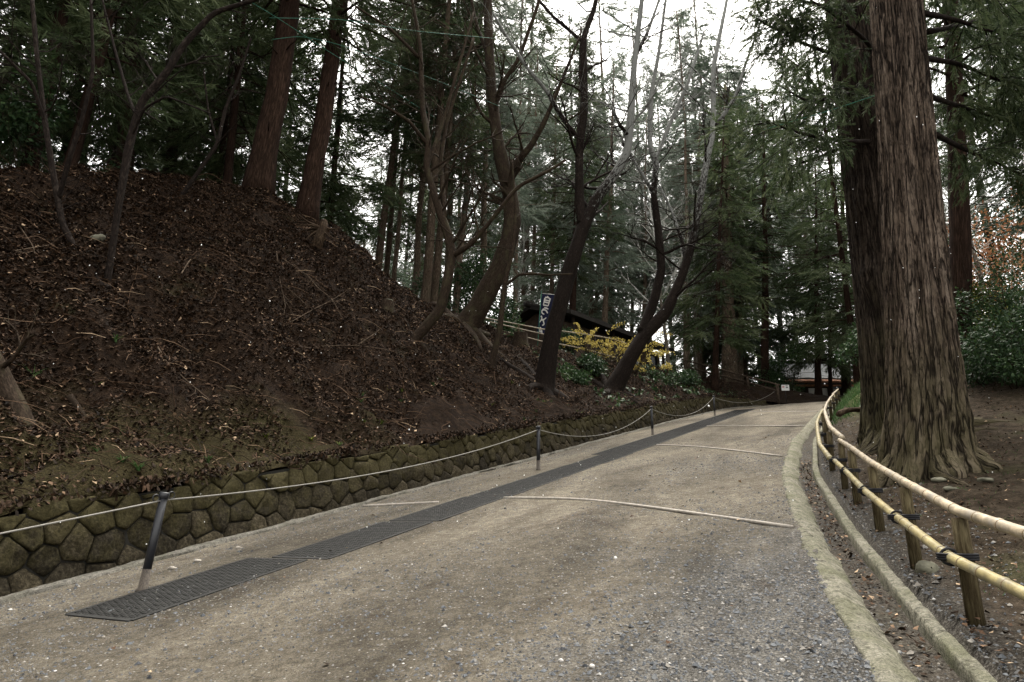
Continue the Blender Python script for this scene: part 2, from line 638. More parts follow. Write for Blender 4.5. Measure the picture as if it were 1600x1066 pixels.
def mat_road():
    t = NT("trodden dirt and gravel")
    p = t.pos()
    b = t.attr("bco")                       # x = along the road, y = across it
    n1 = t.noise(p, .8, 8, .7)
    n2 = t.noise(p, 4.5, 8, .75)
    n3 = t.noise(p, 62, 5, .8)
    n4 = t.noise(p, 170, 3, .7)
    c = t.ramp(n2, [(.32, (.100, .086, .066)), (.5, (.141, .123, .095)), (.68, (.178, .158, .125))])
    # greyer, rougher gravel where the tint says so
    g = t.sep(t.attr("tint"))[0]
    gm = t.ramp(t.math('ADD', t.math('ADD', g, t.math('MULTIPLY', t.math('SUBTRACT', n1, .5), 1.5)), t.math('MULTIPLY', t.math('SUBTRACT', n3, .5), 1.0)), [(.38, 0.0), (.72, 1.0)])
    gc = t.ramp(n3, [(.33, (.05, .05, .05)), (.5, (.105, .102, .096)), (.68, (.19, .185, .175))])
    c = t.mix(t.math('MULTIPLY', gm, .75), c, gc)
    wear = t.noise(t.mapv(b, (.16, .55, 1)), 1.0, 6, .65, .4)
    c = t.mix(.75, c, t.ramp(wear, [(.37, .36), (.5, .92), (.62, 1.4)]), 'MULTIPLY')
    damp = t.noise(t.mapv(b, (.5, 1.1, 1)), 1.0, 8, .72, .8)
    c = t.mix(t.ramp(damp, [(.56, 0.0), (.70, .6)]), c, (.06, .045, .033))
    c = t.mix(.85, c, t.ramp(n3, [(.34, .32), (.5, .9), (.66, 1.35)]), 'MULTIPLY')
    c = t.mix(.6, c, t.ramp(n4, [(.34, .4), (.6, 1.25)]), 'MULTIPLY')
    n5 = t.noise(p, 15, 7, .78)
    c = t.mix(.8, c, t.ramp(n5, [(.36, .5), (.5, .95), (.63, 1.3)]), 'MULTIPLY')
    v = t.voro(p, 30)
    vc = t.voro(p, 30, 'F1', 1)
    c = t.mix(t.math('MULTIPLY', t.ramp(v, [(.2, 1.0), (.27, 0.0)]), .8), c, t.ramp(t.sep(vc)[0], [(.1, (.035, .035, .037)), (.5, (.10, .098, .095)), (.85, (.19, .18, .165)), (.97, (.42, .41, .39))]))
    t.color(c)
    h = t.math('ADD', t.math('MULTIPLY', n3, 1.0), t.math('ADD', t.math('MULTIPLY', n2, .8), t.math('MULTIPLY', n4, .5)))
    t.bump(h, 1.0, .022)
    t.p.inputs['Roughness'].default_value = .9
    return t.m


def mat_bank():
    t = NT("leafy bank soil")
    p = t.pos()
    n1 = t.noise(p, .8, 6, .65)
    n2 = t.noise(p, 7, 6, .75)
    n3 = t.noise(p, 40, 4, .7)
    c = t.ramp(n2, [(.3, (.005, .0033, .0022)), (.5, (.017, .010, .006)), (.7, (.04, .025, .015))])
    g = t.sep(t.attr("tint"))[0]           # barer, mossier soil low on the bank
    bare = t.ramp(n3, [(.3, (.016, .0135, .006)), (.7, (.056, .046, .020))])
    c = t.mix(t.ramp(t.math('ADD', g, t.math('SUBTRACT', n1, .5)), [(.45, 0.0), (.75, .85)]), c, bare)
    c = t.mix(t.ramp(n1, [(.58, 0.0), (.75, .4)]), c, (.045, .045, .018))
    c = t.mix(.6, c, t.ramp(n3, [(.3, .3), (.7, 1.2)]), 'MULTIPLY')
    t.color(c)
    t.bump(t.math('ADD', n2, t.math('MULTIPLY', n3, .5)), 1.0, .06)
    t.p.inputs['Roughness'].default_value = .95
    return t.m


def mat_right():
    t = NT("forest floor soil")
    p = t.pos()
    n1 = t.noise(p, .9, 6, .65)
    n2 = t.noise(p, 9, 6, .7)
    n3 = t.noise(p, 55, 4, .7)
    c = t.ramp(n2, [(.3, (.014, .010, .0065)), (.5, (.036, .027, .018)), (.7, (.078, .06, .042))])
    c = t.mix(t.ramp(n1, [(.55, 0.0), (.70, .5)]), c, (.04, .046, .016))
    g = t.sep(t.attr("tint"))[0]           # gravelly shoulder by the gutter
    gc = t.ramp(n3, [(.33, (.03, .029, .027)), (.5, (.08, .074, .065)), (.68, (.17, .165, .15))])
    c = t.mix(t.math('MULTIPLY', g, .85), c, gc)
    g2 = t.sep(t.attr("tint"))[1]          # mossy mound
    c = t.mix(t.ramp(t.math('ADD', g2, t.math('SUBTRACT', n1, .5)), [(.4, 0.0), (.8, .8)]), c, (.055, .065, .02))
    c = t.mix(.6, c, t.ramp(n3, [(.3, .4), (.7, 1.15)]), 'MULTIPLY')
    t.color(c)
    t.bump(t.math('ADD', n2, t.math('MULTIPLY', n3, .6)), 1.0, .03)
    t.p.inputs['Roughness'].default_value = .95
    return t.m


def mat_concrete(name, base, mossy):
    t = NT(name)
    p = t.pos()
    n1 = t.noise(p, 2.2, 6, .7)
    n2 = t.noise(p, 16, 6, .75)
    n3 = t.noise(p, 70, 4, .7)
    c = t.ramp(n2, [(.34, tuple(k * .32 for k in base)), (.48, base), (.66, tuple(k * 1.5 for k in base))])
    c = t.mix(t.ramp(n1, [(.42, 0.0), (.66, .8)]), c, mossy)
    c = t.mix(.8, c, t.ramp(n3, [(.32, .35), (.65, 1.2)]), 'MULTIPLY')
    t.color(c)
    t.bump(t.math('ADD', n2, t.math('MULTIPLY', n3, .6)), 1.0, .03)
    t.p.inputs['Roughness'].default_value = .9
    return t.m


def mat_stone():
    t = NT("mossy wall stone")
    p = t.pos()
    b = t.attr("tint")
    x = t.sep(b)
    n1 = t.noise(p, 5, 6, .7)
    n2 = t.noise(p, 28, 6, .75)
    c = t.ramp(n2, [(.3, (.007, .006, .0045)), (.5, (.031, .027, .019)), (.68, (.085, .075, .056))])
    c = t.mix(.75, c, t.ramp(x[0], [(0.0, (.35, .33, .29)), (1.0, (1.45, 1.35, 1.15))]), 'MULTIPLY')
    # moss hangs on the upper courses
    mf = t.ramp(t.math('ADD', t.math('MULTIPLY', x[1], .55), t.math('SUBTRACT', n1, .25)), [(.38, 0.0), (.7, .9)])
    c = t.mix(mf, c, t.ramp(n2, [(.3, (.018, .016, .0075)), (.7, (.075, .064, .029))]))
    t.color(c)
    t.bump(t.math('ADD', n2, n1), .9, .025)
    t.p.inputs['Roughness'].default_value = .9
    return t.m


M['road'] = mat_road()
M['bank'] = mat_bank()
M['right'] = mat_right()
M['concrete'] = mat_concrete("mossy concrete", (.20, .19, .15), (.115, .117, .07))
M['kerb'] = mat_concrete("grey kerb concrete", (.165, .155, .135), (.09, .087, .063))
M['stone'] = mat_stone()
M['joint'] = plain_mat("wall joint", (.012, .011, .008), .95)
M['far'] = plain_mat("far ground", (.05, .04, .03), .95, nscale=.5)


# ------------------------------------------------------------------ the setting: road, banks, far ground
def grid_mesh(name, X, Y, Z, mat, tint=None, bco=None, label=None):
    n, m = X.shape
    mb = MB()
    i = np.arange(n - 1)[:, None] * m
    j = np.arange(m - 1)[None]
    F = np.stack([i + j, i + m + j, i + m + j + 1, i + j + 1], -1).reshape(-1, 4)
    mb.add(np.stack([X, Y, Z], -1).reshape(-1, 3), F, 0, bco, tint)
    o = mb.build(name, mat)
    o["kind"] = "structure"
    return o


def steps(*segs):
    """segs of (start, end, step); the last end is kept"""
    out = []
    for a, b, st in segs:
        out += list(np.arange(a, b - 1e-6, st))
    out.append(segs[-1][1])
    return np.array(out)


# road sheet
ss = steps((-15, 2, .5), (2, 14, .1), (14, 40, .25), (40, 110, .8))
kk = np.linspace(0, 1, 60)
S, K = np.meshgrid(ss, kk, indexing='ij')
Lr = (Lw(S) + .02) * (1 - K) + (Rr(S) + .012 + .04 * fbm(S / .15, S * 0, 0, 23, 3)) * K
X, Y = to_xy(S, Lr)
def road_tops(s, l):
    m = 1 - .85 * np.exp(-((l + 5.8) / .75) ** 4)          # flat where the mats lie
    return road_z(s) + m * (.014 * fbm(s / 2.5, l / 1.2, 0, 21, 3) + .006 * fbm(s / .3, l / .3, 0, 22, 2)) + .03


Z = road_tops(S, Lr)
gt = np.exp(-((S - 4.5) / 2.6) ** 2) * np.clip((Lr + 3.2) / 2.2, 0, 1) * .75 + .5 * np.exp(-((Lr - Rr(S) + .1) / .7) ** 2) * np.clip((11 - S) / 5, 0, 1) \
    + .32 * np.exp(-((S - 13.5) / 1.8) ** 2) * np.exp(-((Lr + 3) / 1.3) ** 2) + .3 * np.exp(-((Lr + 7.3) / .5) ** 2) + .34 * np.exp(-((S - 22.5) / 2.2) ** 2) * np.exp(-((Lr + 4) / 1.3) ** 2)
road = grid_mesh("road", X, Y, Z, M['road'], np.stack([gt, gt, gt], -1).reshape(-1, 3), np.stack([S, Lr, S * 0], -1).reshape(-1, 3))


def road_top(s, l):
    return float(road_tops(np.array(s, float), np.array(l, float)))


# left bank
ss = steps((-15, 0, .6), (0, 26, .13), (26, 48, .3), (48, 112, 1.6))
dd = steps((.08, 9.5, .12), (9.5, 14, .25), (14, 30, .8), (30, 84, 4))
S, D = np.meshgrid(ss, dd, indexing='ij')
Lb = Lw(S) - D
X, Y = to_xy(S, Lw(S) - np.maximum(D, .03))
Z = G(X, Y) - .05 * np.clip(1 - (D - .08) / .2, 0, 1) + .05 * fbm(S / .3, D / .3, 0, 77, 3) * np.clip(1 - D / .8, 0, 1)
X, Y = to_xy(S, Lb)
bare = np.clip(1.25 - D / 2.6, 0, 1) * .95 * np.clip((14 - S) / 8, 0, 1) + .12
grid_mesh("hillside", X, Y, Z, M['bank'], np.stack([bare, bare, bare], -1).reshape(-1, 3))

# right side
ss = steps((-15, 2, .5), (2, 16, .09), (16, 36, .2), (36, 112, 1.6))
rr_ = steps((.0, .56, .14), (.56, 3.2, .07), (3.2, 8, .25), (8, 20, 1.0), (20, 80, 5))
S, D = np.meshgrid(ss, rr_, indexing='ij')
Lb = Rr(S) + D
X, Y = to_xy(S, Lb)
Z = G(X, Y)
# the gutter channel sinks below the kerb
Z = Z + np.where(D < .57, -.075 + .012 * fbm(S / .25, D / .1, 0, 31, 2), 0)
shoulder = np.clip(1.0 - np.maximum(D - .6, 0) / .35, 0, 1) * .8 * np.clip((26 - S) / 6, 0, 1)
shoulder = np.where(D < .5, .55, shoulder)
mossy = np.clip((S - 12) / 8, 0, 1) * np.clip((D - .7) / .6, 0, 1) * np.clip((4.2 - D) / 1.2, 0, 1) * .75
grid_mesh("forest_ground", X, Y, Z, M['right'], np.stack([shoulder, mossy, mossy], -1).reshape(-1, 3))

# far ground sheet to the horizon
a = np.linspace(0, 2 * math.pi, 65)
rad = np.array([0, 40, 120, 300, 900])
Rg, Ag = np.meshgrid(rad, a, indexing='ij')
grid_mesh("ground", Rg * np.cos(Ag), Rg * np.sin(Ag), np.full_like(Rg, -7.9) - .0 * Rg, M['far'])

# ------------------------------------------------------------------ gutter, kerbs
ss = steps((-6, 2, .3), (2, 14, .05), (14, 44, .2))


def strip(name, prof, mat, jag, seed, gapfun=None):
    """prof: (r, dz) pairs across; jag roughens both edges"""
    P = np.array(prof)
    S, J = np.meshgrid(ss, np.arange(len(P)), indexing='ij')
    rr = P[:, 0][J]
    edge = np.where(J == 0, 1.0, np.where(J == len(P) - 1, 1.0, .35))
    rr = rr + edge * jag * (fbm(S / .22, J * 3.7, 0, seed, 4) * .5 + .35 * fbm(S / .07, J * .9, 0, seed + 2, 2))
    Lb = Rr(S) + rr
    X, Y = to_xy(S, Lb)
    Z = road_z(S) + P[:, 1][J] + .010 * fbm(S / .35, J * .6, 0, seed + 4, 3) + .007 * fbm(S / .06, J * .9, 0, seed + 6, 2) - .035 * np.clip(1 - np.abs((S * .45 + .12 * np.sin(S * 2) + seed) % 1 - .5) / .018, 0, 1)
    return grid_mesh(name, X, Y, Z, mat)


strip("gutter", [(-.03, -.02), (-.05, .03), (-.01, .042), (.035, .04), (.07, .03), (.105, .010), (.14, -.012), (.175, -.034), (.20, -.06), (.22, -.10)], M['concrete'], .075, 41)
strip("kerb", [(.42, -.11), (.423, -.03), (.426, .012), (.434, .02), (.47, .023), (.502, .02), (.51, .012), (.514, -.04)], M['concrete'], .016, 47)
# low kerb at the foot of the wall
P = np.array([(-.01, -.05), (0, .06), (.02, .07), (.16, .068), (.19, .055), (.20, -.05)])
sl_ = steps((-15, 2, .5), (2, 20, .1), (20, 44, .3))
S, J = np.meshgrid(sl_, np.arange(len(P)), indexing='ij')
Lb = Lw(S) + .10 + P[:, 0][J] + .03 * fbm(S / .4, J * .7, 0, 51, 3)
X, Y = to_xy(S, Lb)
grid_mesh("kerb", X, Y, road_z(S) + P[:, 1][J] + .012 * fbm(S / .3, J, 0, 52, 3), M['kerb'])

# ------------------------------------------------------------------ dry-stone retaining wall
def clip_poly(poly, px, py, nx, ny):
    out = []
    for i in range(len(poly)):
        a, b = poly[i], poly[(i + 1) % len(poly)]
        da = (a[0] - px) * nx + (a[1] - py) * ny
        db = (b[0] - px) * nx + (b[1] - py) * ny
        if da <= 0:
            out.append(a)
        if da * db < 0:
            k = da / (da - db)
            out.append((a[0] + (b[0] - a[0]) * k, a[1] + (b[1] - a[1]) * k))
    return out


def build_wall():
    S0, S1 = -8.0, 45.0
    cw, ch = .37, .28
    pts = []
    nr = 5
    for r in range(-1, nr + 1):
        for c in range(int((S1 - S0) / cw) + 2):
            pts.append((S0 + (c + (.5 if r % 2 else 0)) * cw + random.uniform(-.3, .3) * cw, (r + .3) * ch + random.uniform(-.3, .3) * ch))
    pts = np.array(pts)
    mb = MB()

    def place(a, h, out, sfrac=None):
        lw = Lw(np.array(a))
        l = lw + .10 - .22 * np.asarray(h) + out           # battered face
        x, y = to_xy(np.asarray(a), l)
        return np.stack([x, y, road_z(np.asarray(a)) + np.asarray(h) - .02], -1)
    for (sx, sy) in pts:
        top = float(wall_h(sx)) + .05 * math.sin(sx * 3.1) + .03 * math.sin(sx * 7.3)
        if sy < -.2 or sx < S0 or sx > S1:
            continue
        poly = [(sx - .5, -.03), (sx + .5, -.03), (sx + .5, top), (sx - .5, top)]
        dif = pts - (sx, sy)
        near = np.where((np.abs(dif[:, 0]) < 1.1) & (np.abs(dif[:, 1]) < .9))[0]
        for k in near:
            dx, dy = dif[k]
            dist = math.hypot(dx, dy)
            if dist < 1e-6:
                continue
            poly = clip_poly(poly, sx + dx / 2 - dx / dist * .007, sy + dy / 2 - dy / dist * .007, dx / dist, dy / dist)
            if len(poly) < 3:
                break
        if len(poly) < 3:
            continue
        P = np.array(poly)
        # resample the outline for rounded stones
        Q = []
        for i in range(len(P)):
            a_, b_ = P[i], P[(i + 1) % len(P)]
            nseg = max(1, int(np.linalg.norm(b_ - a_) / .07))
            for k in range(nseg):
                Q.append(a_ + (b_ - a_) * k / nseg)
        Q = np.array(Q)
        if len(Q) < 4:
            continue
        c = Q.mean(0)
        area = .5 * abs(np.sum(Q[:, 0] * np.roll(Q[:, 1], -1) - Q[:, 1] * np.roll(Q[:, 0], -1)))
        if area < .004:
            continue
        Q = Q + .06 * (np.roll(Q, 1, 0) + np.roll(Q, -1, 0) - 2 * Q)
        tone = random.random()
        bulge = random.uniform(.035, .075)
        tilt = (random.uniform(-.12, .12), random.uniform(-.12, .12))
        V, n = [], len(Q)
        for sc, out in ((1.0, -.06), (1.0, .30 * bulge), (.955, .80 * bulge), (.78, .98 * bulge), (.4, 1.03 * bulge)):
            q = c + (Q - c) * sc
            o = out + (q[:, 0] - c[0]) * tilt[0] + (q[:, 1] - c[1]) * tilt[1] + .026 * fbm(q[:, 0] * 8, q[:, 1] * 8, out * 5, 61, 3) * (out > 0)
            V.append(place(q[:, 0], q[:, 1], o))
        V.append(place([c[0]], [c[1]], np.array([bulge * 1.07])))
        F = []
        for r in range(4):
            for i in range(n):
                j = (i + 1) % n
                F.append((r * n + i, r * n + j, r * n + n + j, r * n + n + i))
        tri = [(4 * n + i, 4 * n + (i + 1) % n, 5 * n) for i in range(n)]
        hrel = np.concatenate([np.full(n, c[1] / max(top, .3))] * 5 + [[c[1] / max(top, .3)]])
        if np.cross(Q[1] - Q[0], Q[2] - Q[0]) < 0:
            F = [f[::-1] for f in F]
            tri = [f[::-1] for f in tri]
        tint = np.stack([np.full(5 * n + 1, tone), hrel, hrel], -1)
        mb.add(np.concatenate(V), [np.array(F), np.array(tri)], 0, tint=tint)
    # dark joint behind the stones
    sa = np.arange(S0, S1 + .1, .4)
    hh = np.linspace(-.03, 1, 4)
    A_, H_ = np.meshgrid(sa, hh, indexing='ij')
    V = place(A_.ravel(), (H_ * (wall_h(A_) - .03)).ravel(), np.full(A_.size, -.005))
    n, m = A_.shape
    i = np.arange(n - 1)[:, None] * m
    j = np.arange(m - 1)[None]
    mb.add(V, np.stack([i + j, i + m + j, i + m + j + 1, i + j + 1], -1).reshape(-1, 4), 1)
    o = mb.build("retaining_wall", [M['stone'], M['joint']])
    tag(o, "low dry-stone retaining wall of mossy fitted rocks along the foot of the leafy bank", "wall")


build_wall()

# ------------------------------------------------------------------ rope posts, rope, mats, drain bars
post_s = [-4.2, 4.55, 13.35, 22.0, 32.3]
post_l = [-6.5, -6.52, -6.46, -6.47, -6.5]
post_lean = [(0, 0), (.10, .02), (.01, .0), (0, 0), (0, 0)]
post_lab = [None, "black steel rope post nearest the camera, standing by the first rubber mats",
            "second black rope post up the road, in the middle of the picture",
            "third black rope post up the road, beside the grey drain line",
            "small black rope post farthest up the road near the crest"]
tops = []
for i in range(5):
    x, y = to_xy(post_s[i], post_l[i])
    z = road_top(post_s[i], post_l[i]) - .02
    lx, ly = post_lean[i]
    Hh = .95
    tops.append(np.array([x + lx * Hh, y + ly * Hh, z + Hh - .07]))
    if post_lab[i] is None:
        continue
    e = empty("rope_post", (x, y, z), post_lab[i], "post", "rope posts along the left side of the road")
    mb = MB()
    ax = lambda h: (x + lx * h, y + ly * h, z + h)
    mb.tube([ax(.22), ax(.5), ax(Hh - .05)], [.041, .040, .039], 16)
    mb.build("pole", M['metal_black'], e)
    mb = MB()
    mb.tube([ax(0), ax(.03), ax(.035), ax(.22)], [.062, .058, .045, .0415], 16)
    mb.build("foot", M['rust'], e)
    mb = MB()
    mb.tube([ax(Hh - .05), ax(Hh - .045), ax(Hh), ax(Hh + .008)], [.044, .05, .05, .042], 16)
    mb.build("cap", M['metal_black'], e)
    for sd in (-1, 1):
        cc = np.array(ax(Hh - .035)) + np.array([UX, UY, .19]) * sd * .085
        th = np.linspace(0, 2 * math.pi, 13)
        ring = cc + np.stack([np.cos(th) * .035 * UX, np.cos(th) * .035 * UY, np.sin(th) * .035], -1)
        mb = MB()
        mb.tube(ring, .006, 6, cap=False)
        mb.build("rope_eye", M['metal_black'], e)
for i in range(4):
    a_, b_ = tops[i], tops[i + 1]
    mb = MB()
    k = np.linspace(0, 1, 30)[:, None]
    sag = [.05, .20, .45, .5][i]
    P = a_ * (1 - k) + b_ * k
    P[:, 2] -= sag * 4 * (k * (1 - k))[:, 0]
    mb.tube(P, .0085, 6)
    o = mb.build("rope", M['rope'])
    tag(o, ["pale rope running out of the left edge of the picture to the nearest post",
            "long pale rope sagging between the nearest post and the second post",
            "pale rope sagging in front of the wall between second and third posts",
            "slack pale rope between the third post and the farthest small post"][i], "rope", "ropes between the posts")
a_, b_ = tops[4], at(1210, 612, 43)
mb = MB()
k = np.linspace(0, 1, 20)[:, None]
P = a_ * (1 - k) + b_ * k
P[:, 2] -= .45 * 4 * (k * (1 - k))[:, 0]
mb.tube(P, .0085, 6)
tag(mb.build("rope", M['rope']), "pale rope from the farthest small post to the wooden railing at the crest", "rope", "ropes between the posts")


def mat_mesh(Lm=2.0, Wm=.78):
    """rubber mat: a lattice of bars round open cells"""
    mb = MB()
    nx, ny = 40, 16
    th, w = .009, .0075
    V, F = [], []

    def bar(a, b, w, z0, z1):
        a, b = np.array(a), np.array(b)
        d = (b - a) / np.linalg.norm(b - a)
        n = np.array([-d[1], d[0]]) * w
        base = len(V)
        for zz in (z0, z1):
            for p in (a - n, a + n, b + n, b - n):
                V.append((p[0], p[1], zz))
        for f in ((7, 6, 5, 4), (0, 1, 5, 4), (1, 2, 6, 5), (2, 3, 7, 6), (3, 0, 4, 7)):
            F.append([base + q for q in f])
    cx, cy = Lm / nx, Wm / ny
    for i in range(nx):
        for j in range(ny):
            off = cx / 2 if j % 2 else 0
            x0 = i * cx + off
            if x0 > Lm:
                continue
            bar((x0, j * cy), (min(x0 + cx / 2, Lm), (j + 1) * cy), w, .0, th + .002 * (i % 2))
            bar((min(x0 + cx, Lm), j * cy), (min(x0 + cx / 2, Lm), (j + 1) * cy), w, .0, th - .001)
    for j in range(ny + 1):
        bar((0, j * cy), (Lm, j * cy), w * .8, 0, th - .001)
    bar((0, 0), (Lm, 0), .02, 0, th + .001)
    bar((0, Wm), (Lm, Wm), .02, 0, th + .001)
    bar((0, 0), (0, Wm), .022, 0, th + .001)
    bar((Lm, 0), (Lm, Wm), .022, 0, th + .001)
    mb.add(V, np.array(F), 0, smooth=False)
    return mb


mat_lab = ["perforated black rubber mat nearest the camera, below the first rope post",
           "second perforated rubber mat from the camera", "third perforated rubber mat from the camera",
           "fourth rubber mat, just before the pale drain line", "fifth rubber mat, just past the pale drain line by the second post",
           "sixth rubber mat up the road, with a pale joint line"]
proto = None
s0 = 3.82
mat_edges = []
for i in range(16):
    lc = -6.2 + [-.25, .02, .06, .1, .12, .14][i] if i < 6 else -6.32
    Lm = 2.04
    s1 = s0 + Lm
    yaw = [.03, .02, .01, -.01, .02, 0][i] if i < 6 else 0
    if proto is None:
        mbm = mat_mesh()
        proto = mbm.build("rubber_mat", M['rubber'])
        o = proto
    else:
        o = proto.copy()
        COL.objects.link(o)
    x, y = to_xy(s0, lc)
    zz = max(road_top(s0 + q * 2.0, lc + r_ * .78) - .19 * q * 2.0 for q in (0, .5, 1) for r_ in (0, .5, 1)) if s0 < 37 else road_top(s0, lc)
    slope = .19 if s0 < 37 else .19 - (s0 - 37) / 20 * .19
    # local x up the road, local y to the right of it
    xv = Vector((UX, UY, slope)).normalized()
    yv = Vector((NX, NY, 0))
    yv = (yv + xv * yaw).normalized()
    zv = yv.cross(xv) * -1
    zv = xv.cross(yv)
    if zv.z < 0:
        zv = -zv
    yv = yv * (1.32 if i >= 6 else 1.12 if i == 0 else 1.04)
    mw = Matrix(((xv.x, yv.x, zv.x, x), (xv.y, yv.y, zv.y, y), (xv.z, yv.z, zv.z, zz - .003), (0, 0, 0, 1)))
    o.matrix_world = mw
    tag(o, mat_lab[i] if i < 6 else "rubber mat in the far grey strip leading to the crest of the road", "rubber mat", "rubber mats in a row down the road")
    s0 = s1 + .015


def bar_line(pts, r, label):
    mb = MB()
    P = []
    for k in range(len(pts) - 1):
        for q in np.linspace(0, 1, 12)[:-1] if k < len(pts) - 2 else np.linspace(0, 1, 12):
            s = pts[k][0] * (1 - q) + pts[k + 1][0] * q
            l = pts[k][1] * (1 - q) + pts[k + 1][1] * q
            x, y = to_xy(s, l)
            P.append((x, y, road_top(s, l) + r * .45))
    P = np.array(P)
    for _ in range(30):
        P[1:-1] = (P[:-2] + 2 * P[1:-1] + P[2:]) / 4
    mb.tube(P, r, 8, wob=.06)
    o = mb.build("drain_bar", M['bar'])
    tag(o, label, "drain bar", "drain bars across the road")


bar_line([(9.7, -5.3), (9.6, -3.83), (7.6, -.85)], .021, "pale drain bar slanting across the road nearest the camera")
bar_line([(9.06, -7.6), (9.35, -6.3)], .022, "short piece of drain bar between the wall and the mats")
bar_line([(18.0, -5.2), (17.0, -3.9), (14.1, -1.65)], .022, "second pale drain bar slanting across the road, before the third post")
bar_line([(24.8, -5.3), (21.9, -1.8)], .022, "thin dark drain bar crossing the upper road beside the fence end")
bar_line([(33.6, -5.2), (29.6, -1.9)], .022, "faint drain bar crossing the road close below the crest")

# ------------------------------------------------------------------ bamboo fence along the gutter
fs_ = [2.6, 3.85, 5.07, 6.29, 7.6, 9.0, 10.2, 11.9, 14, 16.5, 19.2, 22, 25, 28.2, 31.8]
fpos = []
for s in fs_:
    k = max(0, 5.0 - s)
    l = float(Rr(s)) + .70 + .09 * k
    x, y = to_xy(s, l)
    fpos.append((x, y, ground(x, y) + .02 * k))
fence = empty("bamboo_fence", fpos[2], "low bamboo fence with two rails curving along the right-hand gutter", "fence")
rail_h = (.64, .375)
for i, (x, y, z) in enumerate(fpos):
    mb = MB()
    lx, ly = random.uniform(-.02, .02), random.uniform(-.02, .02)
    r = random.uniform(.041, .048)
    mb.tube([(x, y, z - .08), (x + lx * .5, y + ly * .5, z + .3), (x + lx, y + ly, z + .60)], [r * 1.05, r, r * .97], 14, wob=.06, seed=i)
    o = mb.build("post", [M['post_wood']], fence)
    # cord lashing round the post and the lower rail
    mb = MB()
    c = np.array([x, y, z + rail_h[1]])
    off = np.array([-NX, -NY, 0]) * .085
    th = np.linspace(0, 2 * math.pi, 15)
    for dz in (-.014, 0, .014):
        cen = c + off * .5 + np.array([0, 0, dz])
        ring = cen + np.outer(np.cos(th), np.array([NX, NY, 0])) * .105 + np.outer(np.sin(th), np.array([UX, UY, 0])) * .062
        mb.tube(ring, .008, 5, cap=False)
    cen = c + off
    for du in (-.012, .012):
        ring = cen + np.outer(np.cos(th), np.array([NX, NY, 0])) * .047 + np.outer(np.sin(th), np.array([0, 0, 1])) * .047 + np.array([UX, UY, 0]) * du
        mb.tube(ring, .008, 5, cap=False)
    mb.build("cord", M['cord'], o)


def rail(path, r, mats, name="rail", parent=None, jitter=.35):
    """bamboo culm with nodes along a smooth path"""
    path = np.asarray(path, float)
    seg = np.linalg.norm(np.diff(path, axis=0), axis=1)
    cum = np.concatenate([[0], np.cumsum(seg)])
    L = cum[-1]
    step = .03
    q = np.arange(0, L, step)
    P = np.stack([np.interp(q, cum, path[:, k]) for k in range(3)], -1)
    for _ in range(10):
        P[1:-1] = (P[:-2] + P[1:-1] * 2 + P[2:]) / 4
    rad = np.full(len(q), r)
    mb = MB()
    nodes = []
    nx = .12
    while nx < L:
        nodes.append(nx)
        nx += random.uniform(.24, .36)
    for n in nodes:
        rad = rad + r * .16 * np.exp(-((q - n) / .014) ** 2)
    rad = rad * (1 - .18 * q / L)
    mb.tube(P, rad, 14, 0)
    for n in nodes:
        k = min(len(P) - 2, max(1, int(n / step)))
        d = P[k + 1] - P[k]
        d /= np.linalg.norm(d)
        mb.tube([P[k] - d * .005, P[k] + d * .005], [rad[k] * 1.03] * 2, 14, 1)
    return mb.build(name, mats, parent)


pa = [np.array([x, y, z + rail_h[0]]) for x, y, z in fpos]
pb = [np.array([x - NX * .09, y - NY * .09, z + rail_h[1]]) for x, y, z in fpos]
rail(pa[0:7], .034, [M['rail_bamboo'], M['node']], parent=fence)
rail([p + np.array([NX * .04, NY * .04, .03]) for p in pa[6:13]], .034, [M['rail_bamboo'], M['node']], parent=fence)
rail([p + np.array([0, 0, .03]) for p in pa[12:15]], .034, [M['rail_bamboo'], M['node']], parent=fence)
rail(pb[0:7], .034, [M['rail_bamboo_green'], M['node']], parent=fence)
rail([p + np.array([-NX * .05, -NY * .05, .03]) for p in pb[6:15]], .034, [M['rail_bamboo_green'], M['node']], parent=fence)

# ------------------------------------------------------------------ foliage builders
def spray_base(n, length, leaf, width, spread=.9, quad=False, seed=0):
    """leaflets along a short twig that points along +Y; z is up"""
    g = np.random.default_rng(seed)
    y = np.linspace(.03, 1, n) * length
    az = g.uniform(0, 2 * math.pi, n)
    op = g.uniform(.35, 1.0, n) * spread * (1 - .5 * y / length)
    d = np.stack([np.cos(az) * np.sin(op), np.cos(op), np.sin(az) * np.sin(op) * .75 - .12], -1)
    d /= np.linalg.norm(d, axis=1)[:, None]
    w = np.cross(d, g.normal(size=(n, 3)))
    w /= np.linalg.norm(w, axis=1)[:, None]
    ln = leaf * g.uniform(.7, 1.25, n)[:, None]
    o = np.stack([np.zeros(n), y, -.10 * (y / length) ** 2 * length], -1)
    if quad:
        V = np.stack([o, o + d * ln * .5 + w * width, o + d * ln, o + d * ln * .5 - w * width], 1)
    else:
        V = np.stack([o - w * width * .6, o + w * width * .6, o + d * ln], 1)
    return V


def frames(dirs, roll):
    dirs = dirs / np.linalg.norm(dirs, axis=1)[:, None]
    up = np.array([0, 0, 1.0])
    x = np.cross(dirs, up)
    x /= np.linalg.norm(x, axis=1)[:, None] + 1e-6
    z = np.cross(x, dirs)
    c, s = np.cos(roll)[:, None], np.sin(roll)[:, None]
    x2 = x * c + z * s
    z2 = -x * s + z * c
    return np.stack([x2, dirs, z2], -1)          # columns are the local axes


